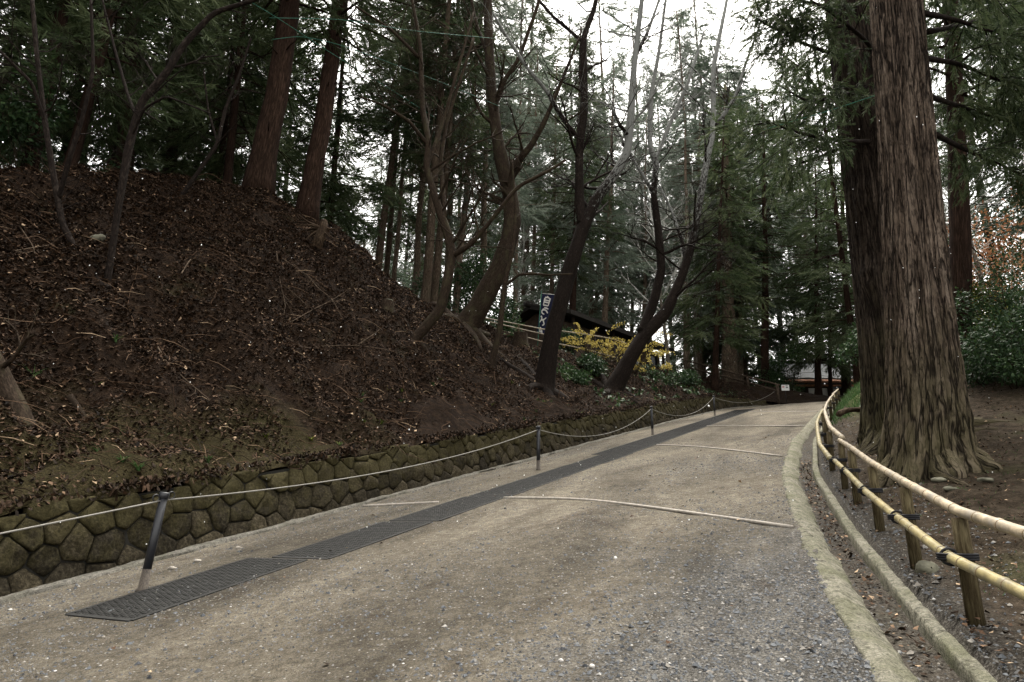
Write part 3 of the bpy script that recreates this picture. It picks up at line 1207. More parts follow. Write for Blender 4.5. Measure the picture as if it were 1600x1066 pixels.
def add_sprays(mb, P, D, size, bases, g, tone=None, mat=0):
    P, D = np.asarray(P), np.asarray(D)
    n = len(P)
    Fm = frames(D, g.normal(0, .5, n))
    which = g.integers(0, len(bases), n)
    if tone is None:
        tone = np.clip(g.normal(.5, .22, n), 0, 1)
    for b, B in enumerate(bases):
        idx = np.where(which == b)[0]
        if not len(idx):
            continue
        k, q, _ = B.shape
        V = np.einsum('nij,vj->nvi', Fm[idx], B.reshape(-1, 3)) * size[idx][:, None, None] + P[idx][:, None]
        T = np.repeat(tone[idx], k * q) + np.repeat(g.normal(0, .08, len(idx) * k), q)
        T = np.clip(T, 0, 1)
        nv = len(idx) * k * q
        mb.add(V.reshape(-1, 3), np.arange(nv).reshape(-1, q), mat, tint=np.stack([T, T, T], -1), smooth=False)


FAR = [spray_base(20, 1.0, .40, .040, 1.05, seed=k) for k in range(6)]
NEAR = [spray_base(34, 1.0, .26, .017, .8, quad=True, seed=20 + k) for k in range(6)]


def conifer(H, z0, rad, nb, ns, seed, bases=FAR, ssize=.75, droop=.30, gap=.0, r0=.2, dead=True, flat=1.2, mats=None):
    """returns (trunk builder, crown builder) for a straight conifer standing at the origin"""
    g = np.random.default_rng(seed)
    tr, cr = MB(), MB()
    z = np.linspace(-.6, H, 26)
    wob = .012 * H / 20
    P = np.stack([np.cumsum(g.normal(0, wob, 26)), np.cumsum(g.normal(0, wob, 26)), z], -1)
    P -= P[1] * [1, 1, 0]
    rr = r0 * (1 - .82 * np.clip(z / H, 0, 1)) * (1 + .5 * np.exp(-np.maximum(z, 0) / .35))
    tr.tube(P, rr, 14, 0, wob=.06, seed=seed)
    axis = lambda zz: np.array([np.interp(zz, z, P[:, 0]), np.interp(zz, z, P[:, 1]), zz])
    SP_, SD, SS, ST = [], [], [], []
    for b in range(nb):
        zz = z0 + (H - z0) * max(0, (b + g.uniform(-.5, .5)) / nb) ** 1.05
        zz = max(z0 * .9, min(H - .3, zz))
        az = g.uniform(0, 2 * math.pi)
        rel = (zz - z0) / (H - z0)
        L = rad * (1 - max(rel, 0) ** flat) * g.uniform(.65, 1.15) * min(1, .55 + rel * 2.2) + .35
        if g.random() < gap:
            continue
        o = axis(zz)
        h = np.array([math.cos(az), math.sin(az), 0])
        q = np.linspace(0, 1, 6)
        rise = g.uniform(-.05, .25)
        path = o + np.outer(q * L, h) + np.outer(q * L * rise - droop * L * q ** 1.8 * g.uniform(.6, 1.5), [0, 0, 1.0])
        tr.tube(path, np.linspace(.035, .008, 6) * (r0 / .2) ** .5, 5, 0, cap=False)
        tone = np.clip(g.normal(.5, .16), .05, .95)
        side = np.array([-h[1], h[0], 0])
        m = max(4, int(1.55 * ns * (L / rad + .25)))
        for _ in range(m):
            u = g.uniform(.22, 1) ** .8
            lat = g.normal(0, .16) * L * (1.15 - .6 * u)
            p = np.array([np.interp(u, q, path[:, k]) for k in range(3)]) + side * lat + np.array([0, 0, -abs(g.normal(0, .12)) - .1 * abs(lat)])
            d = h * g.uniform(.5, 1.1) + side * (np.sign(lat) * .6 + g.normal(0, .3)) + np.array([0, 0, g.normal(-.35, .3)])
            SP_.append(p)
            SD.append(d)
            SS.append(ssize * g.uniform(.65, 1.25))
            ST.append(np.clip(tone + g.normal(0, .12), 0, 1))
    add_sprays(cr, SP_, SD, np.array(SS), bases, g, np.array(ST))
    if dead:
        for b in range(int(z0 * 3.0)):
            zz = g.uniform(1.5, z0 + 2)
            az = g.uniform(0, 2 * math.pi)
            L = g.uniform(.3, 1.5)
            h = np.array([math.cos(az), math.sin(az), g.uniform(-.5, .15)])
            o = axis(zz)
            tr.tube([o, o + h * L * .5 + [0, 0, .03], o + h * L + [0, 0, g.uniform(-.2, .1)]], [.016, .010, .004], 4, 0, cap=False)
    return tr, cr


def leafy(rad, hgt, n, leaf, width, seed, lobes=7, shape=.85):
    """broad-leaved foliage: leaves spread through a handful of uneven lobes"""
    g = np.random.default_rng(seed)
    mb = MB()
    C = g.normal(0, .48, (lobes, 3)) * [rad, rad, hgt * .5] + [0, 0, hgt * .55]
    Rl = g.uniform(.35, .65, lobes) * min(rad, hgt)
    per = n // lobes
    for c, r in zip(C, Rl):
        d = g.normal(size=(per, 3))
        d /= np.linalg.norm(d, axis=1)[:, None]
        rr = r * g.uniform(.25, 1.08, per) ** .55
        P = c + d * rr[:, None] * [1, 1, shape] + g.normal(0, .06, (per, 3))
        keep = P[:, 2] > .02
        P, d = P[keep], d[keep]
        m = len(P)
        ax = d + g.normal(0, .5, (m, 3)) + [0, 0, -.25]
        ax /= np.linalg.norm(ax, axis=1)[:, None]
        w = np.cross(ax, d + g.normal(0, .35, (m, 3)))
        w /= np.linalg.norm(w, axis=1)[:, None] + 1e-6
        ln = leaf * g.uniform(.6, 1.3, m)[:, None]
        V = np.stack([P, P + ax * ln * .5 + w * width, P + ax * ln, P + ax * ln * .5 - w * width], 1)
        T = np.repeat(np.clip(g.normal(.5, .2, m) + g.normal(0, .1), 0, 1), 4)
        mb.add(V.reshape(-1, 3), np.arange(m * 4).reshape(-1, 4), 0, tint=np.stack([T] * 3, -1), smooth=False)
    return mb


def twigs(mb, start, direction, L, r, g, depth, tint=None, up=.25, spread=.6, seg=5, kids=(2, 4)):
    """a bare branch with side twigs"""
    n = 6
    d = direction / np.linalg.norm(direction)
    P = [np.array(start, float)]
    for k in range(n):
        d = d + g.normal(0, .13, 3) + np.array([0, 0, up * .18])
        d /= np.linalg.norm(d)
        P.append(P[-1] + d * L / n)
    P = np.array(P)
    mb.tube(P, np.linspace(r, r * .35, n + 1), seg, 0, tint=tint, cap=False, z0=g.uniform(0, 9))
    if depth <= 0:
        return
    for _ in range(int(g.integers(*kids)) + 1):
        q = g.uniform(.25, .98)
        i = min(n - 1, int(q * n))
        o = P[i] + (P[i + 1] - P[i]) * (q * n - i)
        dd = (P[i + 1] - P[i])
        dd = dd / np.linalg.norm(dd) + g.normal(0, spread, 3)
        twigs(mb, o, dd, L * g.uniform(.45, .75), max(.0035, r * (1 - .6 * q) * .62), g, depth - 1, tint, up, spread, max(3, seg - 1), kids)


# ------------------------------------------------------------------ tree prototypes (their meshes are shared by the copies)
KINDS_ = {}


def proto_conifer(key, bark, leaf, *a, **k):
    tr, cr = conifer(*a, **k)
    t = tr.build("trunk", M[bark])
    c = cr.build("crown", M[leaf])
    KINDS_[key] = (t, c)
    for o in (t, c):
        COL.objects.unlink(o)


#            key      bark            leaf           H   z0   rad nb  ns seed
proto_conifer("tall1", 'bark_conifer', 'needle', 26, 8.5, 2.9, 88, 13, 101, r0=.2)
proto_conifer("tall2", 'bark_conifer', 'needle', 27, 10.5, 2.6, 80, 13, 102, r0=.2)
proto_conifer("tall3", 'bark_red', 'needle', 25, 7.0, 3.0, 88, 12, 103, r0=.2, gap=.1)
proto_conifer("mid1", 'bark_red', 'needle', 20, 3.0, 2.9, 92, 12, 104, r0=.17)
proto_conifer("mid2", 'bark_conifer', 'needle_blue', 19, 3.2, 3.2, 84, 13, 105, r0=.16, ssize=.85)
proto_conifer("fir", 'bark_conifer', 'needle_blue', 24, 6.5, 3.3, 90, 12, 106, r0=.18, ssize=.9)
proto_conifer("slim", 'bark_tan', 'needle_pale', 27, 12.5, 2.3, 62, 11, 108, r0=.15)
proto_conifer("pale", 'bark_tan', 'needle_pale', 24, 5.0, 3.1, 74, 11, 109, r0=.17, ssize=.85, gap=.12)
proto_conifer("low", 'bark_conifer', 'needle', 11, .7, 2.4, 70, 11, 107, r0=.1, dead=False)


def bare_tree(key, H, seed, bark='bark_pale'):
    g = np.random.default_rng(seed)
    mb = MB()
    P = np.array([[0, 0, -.4], [.05, 0, H * .15], [.2, .1, H * .35], [.1, .3, H * .55], [.4, .2, H * .75], [.5, .4, H]])
    q = np.linspace(0, 1, 18)
    P = np.stack([np.interp(q, np.linspace(0, 1, 6), P[:, k]) for k in range(3)], -1)
    rr = .12 * (1 - .85 * q) * H / 12
    tt = np.stack([q * .8 + .1] * 3, -1)
    mb.tube(P, rr, 9, 0, tint=tt)
    for k in range(15):
        i = g.integers(5, 17)
        az = g.uniform(0, 6.28)
        twigs(mb, P[i], np.array([math.cos(az), math.sin(az), g.uniform(.5, 1.3)]), H * g.uniform(.2, .42) * (1.15 - q[i] * .6), rr[i] * .55, g, 3, (.62,) * 3, .3, .5)
    o = mb.build("trunk", M[bark])
    COL.objects.unlink(o)
    KINDS_[key] = (o,)


bare_tree("bare1", 13, 201)
bare_tree("bare2", 11, 202)
bare_tree("bare3", 14, 203, 'bark_cherry')


def stand(key, x, y, label, group=None, scale=1.0, girth=1.0, rotz=None, tilt=(0, 0), name=None, cat="tree", z=None):
    if z is None:
        z = ground(x, y)
    e = empty(name or ("bare_tree" if key.startswith("bare") else "conifer_tree"), (x, y, z), label, cat, group)
    e.rotation_euler = (tilt[0], tilt[1], 0)
    e.scale = (scale,) * 3
    rotz = random.uniform(0, 6.28) if rotz is None else rotz
    for k, o in enumerate(KINDS_[key]):
        put(o, e, rotz=rotz, scale=(girth, girth, 1) if k == 0 and len(KINDS_[key]) > 1 else (1, 1, 1))
    return e


def stand_px(key, px, t, label, group=None, wpx=None, lean_px=None, **kw):
    """a tree whose foot is seen at column px of the photograph, t metres out; wpx its trunk width there"""
    best = None
    for py in range(250, 760, 3):
        P = at(px, py, t)
        gz = ground(P[0], P[1])
        if P[2] < gz:
            break
        best = P
    P = at(px, py, t) if best is None else best
    sc = kw.pop('scale', 1.0)
    girth = 1.0
    if wpx:
        r0 = {"tall1": .2, "tall2": .2, "tall3": .2, "mid1": .17, "mid2": .16, "fir": .18, "low": .1, "slim": .15, "pale": .17}.get(key, .12)
        girth = (wpx * t / FPX / 2) / (r0 * sc)
    tilt = (0, 0)
    if lean_px:
        Q = atY(lean_px[0], lean_px[1], P[1])
        tilt = (0, math.atan2(Q[0] - P[0], Q[2] - P[2]))
    return stand(key, P[0], P[1], label, group, sc, girth, tilt=tilt, **kw)


# trunks that can be told apart, from left to right
T_ = [
    ("tall3", 186, 24, 30, (203, 0), "dim grey conifer on the bank top right of the forked dark sapling"),
    ("tall3", 262, 27, 22, (275, 0), "shadowed slender conifer behind the curving dark sapling on the bank top"),
    ("tall3", 402, 21.0, 42, (452, 0), "thick reddish cedar leaning right on the bank crest"),
    ("tall3", 478, 22.5, 32, (534, 0), "second thick cedar on the bank crest, beside the uprooted stump"),
    ("tall2", 318, 30, 17, (345, 0), "thin pale trunk in the gap left of the thick reddish cedar"),
    ("tall2", 572, 31, 14, (650, 0), "leaning brown trunk just right of the mound's shoulder"),
    ("tall1", 588, 37, 12, (640, 0), "slim straight trunk right behind the mound's shoulder"),
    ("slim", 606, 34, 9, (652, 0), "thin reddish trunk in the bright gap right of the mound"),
    ("slim", 641, 33, 13, (676, 0), "brown trunk left of the close pair of conifers"),
    ("tall2", 660, 29, 16, (702, 0), "left trunk of the close conifer pair behind the many-stemmed tree"),
    ("tall1", 673, 31, 14, (706, 120), "right trunk of the close conifer pair behind the many-stemmed tree"),
    ("slim", 706, 33, 12, (738, 200), "straight conifer between the many-stemmed tree and the big curved trunk"),
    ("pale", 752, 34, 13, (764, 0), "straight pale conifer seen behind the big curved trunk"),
    ("slim", 802, 40, 9, (812, 100), "thin pale trunk right of the big curved trunk"),
    ("slim", 829, 46, 9, (838, 150), "thin dark-footed trunk left of the banner"),
    ("pale", 858, 44, 9, (868, 200), "pale slim trunk directly behind the navy banner"),
    ("tall3", 893, 42, 13, (905, 150), "reddish trunk half hidden behind the dark leaning tree"),
    ("pale", 941, 45, 11, (955, 250), "straight tan trunk rising above the hut roof"),
    ("slim", 926, 56, 8, (936, 250), "thin far trunk left of the straight tan trunk above the hut"),
    ("slim", 986, 58, 8, (990, 200), "thin far trunk behind the yellow bush and the forked tree"),
    ("slim", 1004, 55, 9, (1008, 200), "grey trunk seen through the fork of the twin-stemmed tree"),
    ("pale", 1073, 50, 12, (1072, 300), "left trunk of two behind the upper end of the dark railing"),
    ("slim", 1092, 54, 10, (1090, 300), "right trunk of two behind the upper end of the dark railing"),
    ("mid1", 1117, 42, 10, (1124, 360), "dark slim trunk in front of the dark railing"),
    ("tall1", 1142, 50, 26, (1136, 130), "massive pale-brown conifer behind the dark railing"),
    ("slim", 1157, 55, 10, (1152, 200), "slim trunk close behind the massive pale-brown conifer"),
    ("tall3", 1196, 51, 14, (1191, 300), "reddish trunk standing beside the white arrow sign"),
    ("mid1", 1279, 52, 11, (1272, 300), "brown trunk in front of the far building, left of three"),
    ("mid1", 1298, 54, 7, (1292, 300), "thin trunk in front of the far building, middle of three"),
    ("tall3", 1323, 56, 16, (1312, 300), "dark thick trunk in front of the far building, right of three"),
]
for key, px, t, w, top, lab in T_:
    stand_px(key, px, t, lab, wpx=w, lean_px=top)

# big old cedar behind the right shoulder of the front one
e = stand_px("tall3", 1503, 15.5, "old cedar trunk half hidden behind the right side of the giant cedar", wpx=36, lean_px=(1492, 300))

# the deep wood: conifers nothing tells apart
taken = []


def deep(n, region, keys, label, group, mind=2.4, weights=None, sc=(.85, 1.1)):
    c = 0
    tries = 0
    while c < n and tries < 8000:
        tries += 1
        s, l = random.uniform(*region[0]), random.uniform(*region[1])
        x, y = to_xy(s, l)
        if y < 4 and not region[0][0] < 0:
            continue
        lw, rr = float(Lw(s)), float(Rr(s))
        if lw - 2.5 < l < rr + 2.5:
            continue
        if any((x - a) ** 2 + (y - b) ** 2 < mind * mind for a, b in taken):
            continue
        # keep the hut, the far building and the path beside the fence clear
        if 32 < s < 46 and -20 < l < lw:
            continue
        gz_ = ground(x, y)
        tt_ = y * CP + gz_ * SP
        pxc = 800 + FPX * x / tt_
        if (1505 < pxc < 1640 and tt_ < 38) or (1190 < pxc < 1400 and tt_ < 70) or (890 < pxc < 1060 and tt_ < 75 and random.random() < .6) or (840 < pxc < 1140 and random.random() < .35):
            continue
        taken.append((x, y))
        stand(random.choices(keys, weights)[0], x, y, label, group, random.uniform(*sc), tilt=(random.gauss(0, .02), random.gauss(0, .02)))
        c += 1


deep(23, ((2, 26), (-42, -19)), ["tall3", "tall2", "tall3", "mid1"], "slender conifer in the dark wood on top of the left bank", "conifers in the dark left wood", 2.2, [3, 2, 3, 3], (.9, 1.15))
deep(12, ((-14, 3), (-28, -12.5)), ["tall1", "tall3", "mid1"], "added conifer out of view past the left edge, shading the bank", "added out-of-view conifers on the left", 2.8, [2, 2, 2], (.95, 1.2))  # out-of-view conifers added to keep light off the left bank
deep(8, ((4, 24), (-30, -18)), ["low", "mid1"], "low bushy evergreen among the trunks on top of the left bank", "bushy evergreens in the left wood", 1.6)
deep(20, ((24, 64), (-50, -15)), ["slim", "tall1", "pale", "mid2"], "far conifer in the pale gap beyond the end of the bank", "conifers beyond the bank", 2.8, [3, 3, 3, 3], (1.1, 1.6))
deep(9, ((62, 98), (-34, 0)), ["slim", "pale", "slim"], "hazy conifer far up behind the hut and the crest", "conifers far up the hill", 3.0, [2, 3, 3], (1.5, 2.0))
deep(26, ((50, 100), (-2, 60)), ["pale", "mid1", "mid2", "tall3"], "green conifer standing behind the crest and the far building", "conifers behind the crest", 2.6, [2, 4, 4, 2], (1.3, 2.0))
deep(34, ((17, 56), (4, 34)), ["mid1", "mid2", "low", "tall3"], "dense dark conifer in the wood to the right of the giant cedar", "conifers in the right-hand wood", 2.3, [5, 3, 3, 2], (.95, 1.3))

for k, (px, t, key, sc, lab) in enumerate([
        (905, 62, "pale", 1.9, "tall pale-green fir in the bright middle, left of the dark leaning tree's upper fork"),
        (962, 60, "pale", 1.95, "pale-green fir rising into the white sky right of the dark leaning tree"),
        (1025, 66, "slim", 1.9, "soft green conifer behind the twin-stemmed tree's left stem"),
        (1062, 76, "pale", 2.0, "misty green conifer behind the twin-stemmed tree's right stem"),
        (1105, 60, "pale", 1.8, "green fir left of the massive pale-brown conifer"),
        (1168, 57, "mid2", 1.9, "broad green conifer filling the sky right of the massive pale-brown conifer"),
        (1125, 66, "pale", 1.9, "pale conifer rising just left of the massive pale-brown trunk"),
        (1100, 62, "low", 1.7, "low bushy evergreen behind the dark handrail, left one"),
        (1140, 60, "low", 1.6, "low bushy evergreen behind the dark handrail, at its middle"),
        (1175, 63, "low", 1.8, "low bushy evergreen behind the dark handrail, near the white sign"),
        (1240, 72, "mid1", 2.2, "tall green conifer directly above the far house's left end"),
        (1300, 78, "mid2", 1.9, "tall green conifer directly above the far house's roof ridge"),
        (1345, 46, "mid1", 1.5, "green conifer between the far house and the giant cedars")]):
    stand_px(key, px, t, lab, scale=sc)

# ------------------------------------------------------------------ the traced bare trees in the middle of the picture
def curve(pts, n=40):
    """smooth line through the points"""
    pts = np.asarray(pts, float)
    q = np.linspace(0, len(pts) - 1, n)
    P = np.stack([np.interp(q, np.arange(len(pts)), pts[:, k]) for k in range(pts.shape[1])], -1)
    for _ in range(max(2, n // (len(pts) * 2))):
        P[1:-1] = (P[:-2] + 2 * P[1:-1] + P[2:]) / 4
    return P


def traced(name, label, base_px, stems, bark, group=None, cat="tree", seed=1, ntw=10, twl=2.2, depth=2, lich=(0.0, 0.0), flare=1.5, root_t=None, up=.35, extra=None):
    """stems: list of (polyline of (px, py, width_px, dY), lichen at foot, lichen at tip).  Each stem stands in the
    plane of the tree's foot, pushed nearer or farther by dY metres."""
    g = np.random.default_rng(seed)
    B = hit(*base_px) if root_t is None else at(*base_px, root_t)
    if B is None:
        B = at(*base_px, 26)
    e = empty(name, B, label, cat, group)
    for si, (poly, l0, l1) in enumerate(stems):
        pts, rad = [], []
        for (px, py, w, dY) in poly:
            P = atY(px, py, B[1] + dY)
            pts.append(P)
            t = P[1] * CP + P[2] * SP
            rad.append(w * t / FPX / 2)
        if si == 0:
            pts = [pts[0] + (pts[0] - pts[1]) / np.linalg.norm(pts[0] - pts[1]) * .35] + pts
            rad = [rad[0] * flare] + rad
        P4 = curve(np.concatenate([np.array(pts), np.array(rad)[:, None]], 1), max(24, 9 * len(pts)))
        P, rr = P4[:, :3], P4[:, 3]
        n = len(P)
        q = np.linspace(0, 1, n)
        tt = np.stack([l0 + (l1 - l0) * q] * 3, -1)
        mb = MB()
        mb.tube(P, rr, 14, 0, tint=tt, wob=.09, seed=seed + si)
        nt = int(ntw * (1 if si == 0 else .8))
        for _ in range(nt):
            i = int(n * g.uniform(.42 if si == 0 else .2, 1.0)) - 1
            az = g.uniform(0, 6.28)
            d = np.array([math.cos(az), math.sin(az) * .8, g.uniform(.1, 1.1)])
            twigs(mb, P[i], d, twl * g.uniform(.5, 1.2), max(.008, rr[i] * g.uniform(.2, .45)), g, depth, (tt[i][0] * .8,) * 3, up, .55)
        if si == 0 and flare > 1.05:
            for k in range(6):
                az = k * 1.05 + g.uniform(-.3, .3)
                h = np.array([math.cos(az), math.sin(az), 0])
                a0 = P[1] + h * rr[1] * .35 + np.array([0, 0, .12])
                q_ = [a0]
                for st in (.35, .7, 1.05):
                    p = a0 + h * st * rr[1] * 3.2
                    p[2] = ground(p[0], p[1]) - .05 * st - .01
                    q_.append(p)
                mb.tube(curve(q_, 10), np.linspace(rr[1] * .5, rr[1] * .06, 10), 8, 0, wob=.2, seed=k, tint=(l0, l0, l0))
        mb.build("trunk" if si == 0 else "limb", M[bark], e)
    if extra:
        extra(e, g)
    return e


traced("bare_tree", "many-stemmed crooked tree with a hooked foot on the bank, its thin limbs spreading wide", (650, 528), [
    ([(650, 528, 17, 0), (668, 508, 16, 0), (688, 484, 16, 0), (699, 440, 15, 0), (706, 400, 15, 0), (700, 368, 14, 0), (681, 312, 12, 0), (666, 262, 11, 0), (670, 220, 10, 0), (660, 170, 9, .3), (657, 70, 6, .6), (640, -20, 4, .8)], 0, .2),
    ([(706, 400, 10, 0), (734, 384, 8, -.3), (758, 356, 7, -.5), (808, 292, 6, -.8), (860, 266, 5, -1), (884, 250, 3, -1)], 0, .2),
    ([(666, 262, 8, 0), (690, 200, 6, .4), (712, 120, 5, .6), (740, 20, 3, 1)], 0, .2),
    ([(668, 226, 7, 0), (640, 190, 5, -.4), (600, 165, 4, -.8), (560, 150, 2, -1)], 0, .2),
    ([(655, 90, 6, .5), (610, 45, 4, .2), (555, 10, 3, 0)], 0, .2),
    ([(695, 340, 8, 0), (688, 250, 7, .5), (698, 190, 6, .8), (740, 60, 4, 1)], 0, .2),
], 'bark_cherry', seed=31, ntw=12, twl=2.2)
traced("bare_tree", "big brown tree sweeping up in a bold curve from exposed roots on the bank", (728, 512), [
    ([(728, 510, 40, 0), (751, 476, 35, 0), (781, 418, 31, 0), (796, 373, 28, 0), (801, 345, 27, 0), (796, 300, 24, 0), (780, 233, 20, 0), (771, 173, 17, 0), (765, 100, 15, 0), (762, 0, 13, 0), (760, -120, 9, 0)], 0, .1),
    ([(796, 272, 13, 0), (812, 248, 12, -.2), (829, 229, 10, -.4), (850, 193, 8, -.6), (880, 120, 5, -.8), (905, 60, 3, -1)], 0, .4),
    ([(774, 165, 8, 0), (788, 125, 7, -.3), (811, 92, 6, -.5), (841, 6, 5, -.8), (860, -60, 3, -1)], 0, .2),
    ([(764, 90, 7, 0), (745, 40, 5, .4), (730, -30, 4, .6)], 0, .2),
], 'bark_cherry', seed=32, ntw=12, twl=2.2, root_t=25.0, flare=1.35)
traced("bare_tree", "dark leaning tree with a forked, lichen-whitened crown, in front of the navy banner", (850, 602), [
    ([(850, 602, 34, 0), (858, 550, 28, 0), (867, 506, 26, 0), (887, 430, 24, 0), (911, 356, 21, 0), (932, 310, 17, 0), (961, 273, 15, 0), (980, 240, 14, 0), (985, 187, 12, 0), (992, 90, 9, 0), (1003, 0, 7, 0), (1010, -90, 4, 0)], -.25, 1.15),
    ([(909, 350, 15, 0), (905, 300, 14, 0), (905, 240, 13, 0), (913, 167, 12, 0), (911, 60, 10, 0), (930, 10, 7, 0), (940, -60, 5, 0)], -.2, .0),
    ([(902, 214, 7, 0), (886, 195, 7, -.2), (871, 172, 7, -.4), (855, 143, 6, -.6), (824, 107, 6, -.8), (790, 55, 5, -1), (770, 20, 3, -1.2)], .3, .9),
    ([(909, 64, 6, 0), (885, 44, 5, .2), (866, 28, 5, .4), (841, 0, 4, .6)], .0, .2),
    ([(992, 90, 6, 0), (1012, 50, 5, .3), (1030, 0, 4, .6)], .3, .9),
    ([(984, 215, 6, 0), (968, 195, 5, -.4), (955, 165, 3, -.8)], .1, .7),
], 'bark_dark', seed=33, ntw=13, twl=2.3, flare=1.3, depth=3)
traced("bare_tree", "twin-stemmed dark tree forking low and leaning right over the yellow bush", (958, 611), [
    ([(958, 611, 30, 0), (981, 565, 24, 0), (1002, 530, 22, 0), (1022, 508, 20, 0), (1041, 487, 18, 0), (1062, 440, 14, 0), (1078, 395, 13, 0), (1086, 356, 11, 0), (1103, 260, 10, 0), (1115, 200, 9, 0), (1114, 107, 7, 0), (1136, 0, 5, 0), (1145, -60, 3, 0)], -.2, .9),
    ([(1003, 520, 16, 0), (1022, 470, 15, .2), (1034, 420, 14, .3), (1028, 356, 12, .3), (1021, 300, 10, .3), (1026, 255, 9, .3), (1015, 227, 8, .3), (1017, 150, 7, .2), (1030, 80, 5, 0), (1040, 0, 4, 0)], -.1, 1.1),
    ([(1115, 200, 7, 0), (1133, 177, 6, -.3), (1150, 150, 6, -.5), (1165, 100, 4, -.7), (1190, 30, 3, -1)], .5, .9),
    ([(1024, 250, 6, .3), (1048, 190, 6, .5), (1075, 130, 5, .7), (1100, 50, 3, .9)], .7, 1.1),
    ([(1072, 412, 7, 0), (1068, 385, 6, .4), (1050, 330, 4, .8), (1030, 290, 3, 1)], .3, .7),
    ([(1020, 300, 6, .3), (990, 250, 4, .1), (970, 215, 3, 0)], .5, .9),
], 'bark_dark', seed=34, ntw=16, twl=2.7, flare=1.3, depth=3)
traced("sapling", "slim grey sapling bent beside the big curved tree, in front of the bamboo fence", (768, 570), [
    ([(768, 570, 11, 0), (781, 516, 9, 0), (788, 445, 8, 0), (800, 396, 6, 0), (806, 330, 4, 0), (800, 250, 3, 0)], .1, .3),
    ([(791, 446, 5, 0), (811, 429, 4, -.1), (835, 428, 4, -.2), (857, 430, 3, -.3), (895, 428, 2, -.4)], .1, .3),
], 'bark_cherry', seed=35, ntw=4, twl=1.0, depth=1, flare=1.2)
# dark saplings at the far left
traced("sapling", "thin dark sapling curving up to the right on the left bank", (168, 437), [
    ([(168, 437, 10, 0), (181, 350, 10, 0), (200, 233, 12, 0), (220, 160, 12, 0), (262, 112, 11, 0), (285, 72, 10, 0), (333, 20, 8, 0), (400, 0, 6, 0), (440, -30, 4, 0)], -.4, -.2),
    ([(214, 185, 6, 0), (200, 150, 5, .3), (180, 80, 4, .5), (160, 0, 3, .8)], -.4, -.2),
    ([(205, 215, 4, 0), (225, 170, 4, -.3), (260, 150, 3, -.5), (330, 178, 2, -.8)], -.2, .3),
], 'bark_dark', seed=36, ntw=8, twl=1.2, flare=1.1)
traced("sapling", "dark forked sapling near the left edge, its two stems splitting above the bank", (152, 436), [
    ([(152, 436, 8, 0), (118, 390, 9, 0), (97, 350, 9, 0), (83, 270, 9, 0), (70, 190, 8, 0), (58, 90, 7, 0), (50, 0, 6, 0)], -.4, -.3),
    ([(92, 310, 7, 0), (108, 250, 7, -.2), (127, 190, 6, -.3), (146, 110, 5, -.4), (142, 0, 4, -.4)], -.4, -.3),
    ([(70, 190, 6, 0), (50, 130, 5, -.3), (0, 80, 4, -.6)], -.4, -.3),
], 'bark_dark', seed=37, ntw=9, twl=1.2, flare=1.1)
traced("sapling", "slender sapling leaning right near the thick reddish cedar", (284, 306), [
    ([(284, 306, 7, 0), (308, 272, 6, 0), (340, 225, 6, 0), (352, 170, 5, 0), (375, 115, 4, 0), (392, 60, 3, 0)], -.4, -.2),
    ([(340, 225, 4, 0), (325, 170, 3, .3), (318, 110, 2, .4)], -.4, -.2),
], 'bark_dark', seed=38, ntw=7, twl=1.0, flare=1.1, depth=1)
traced("bare_tree", "brown trunk foot leaning out of the picture at the left edge of the bank", (22, 640), [
    ([(22, 640, 38, 0), (6, 600, 30, 0), (-12, 560, 27, 0), (-60, 440, 24, 0), (-110, 300, 20, 0), (-150, 100, 15, 0)], -.1, .1),
], 'bark_cherry', seed=39, ntw=2, twl=1.2, flare=1.05)
for k, (px, t, key, sc, lab) in enumerate([
        (1046, 44, "bare2", 1.3, "pale bare tree with fine twigs behind the twin-stemmed tree, left one"),
        (1090, 52, "bare1", 1.5, "pale bare tree with fine twigs right of the twin-stemmed tree"),
        (985, 60, "bare3", 1.6, "tall hazy bare tree in the white gap over the hut"),
        (930, 66, "bare1", 1.6, "faint bare tree beyond the hut, in the bright middle of the picture"),
        (812, 50, "bare2", 1.5, "thin bare tree in the white gap right of the big curved trunk"),
        (1170, 58, "bare3", 1.5, "bare brown tree above the dark railing, near the white sign"),
        (1555, 19, "bare2", .75, "small bare tree with crossing twigs right of the giant cedar")]):
    stand_px(key, px, t, lab, scale=sc)

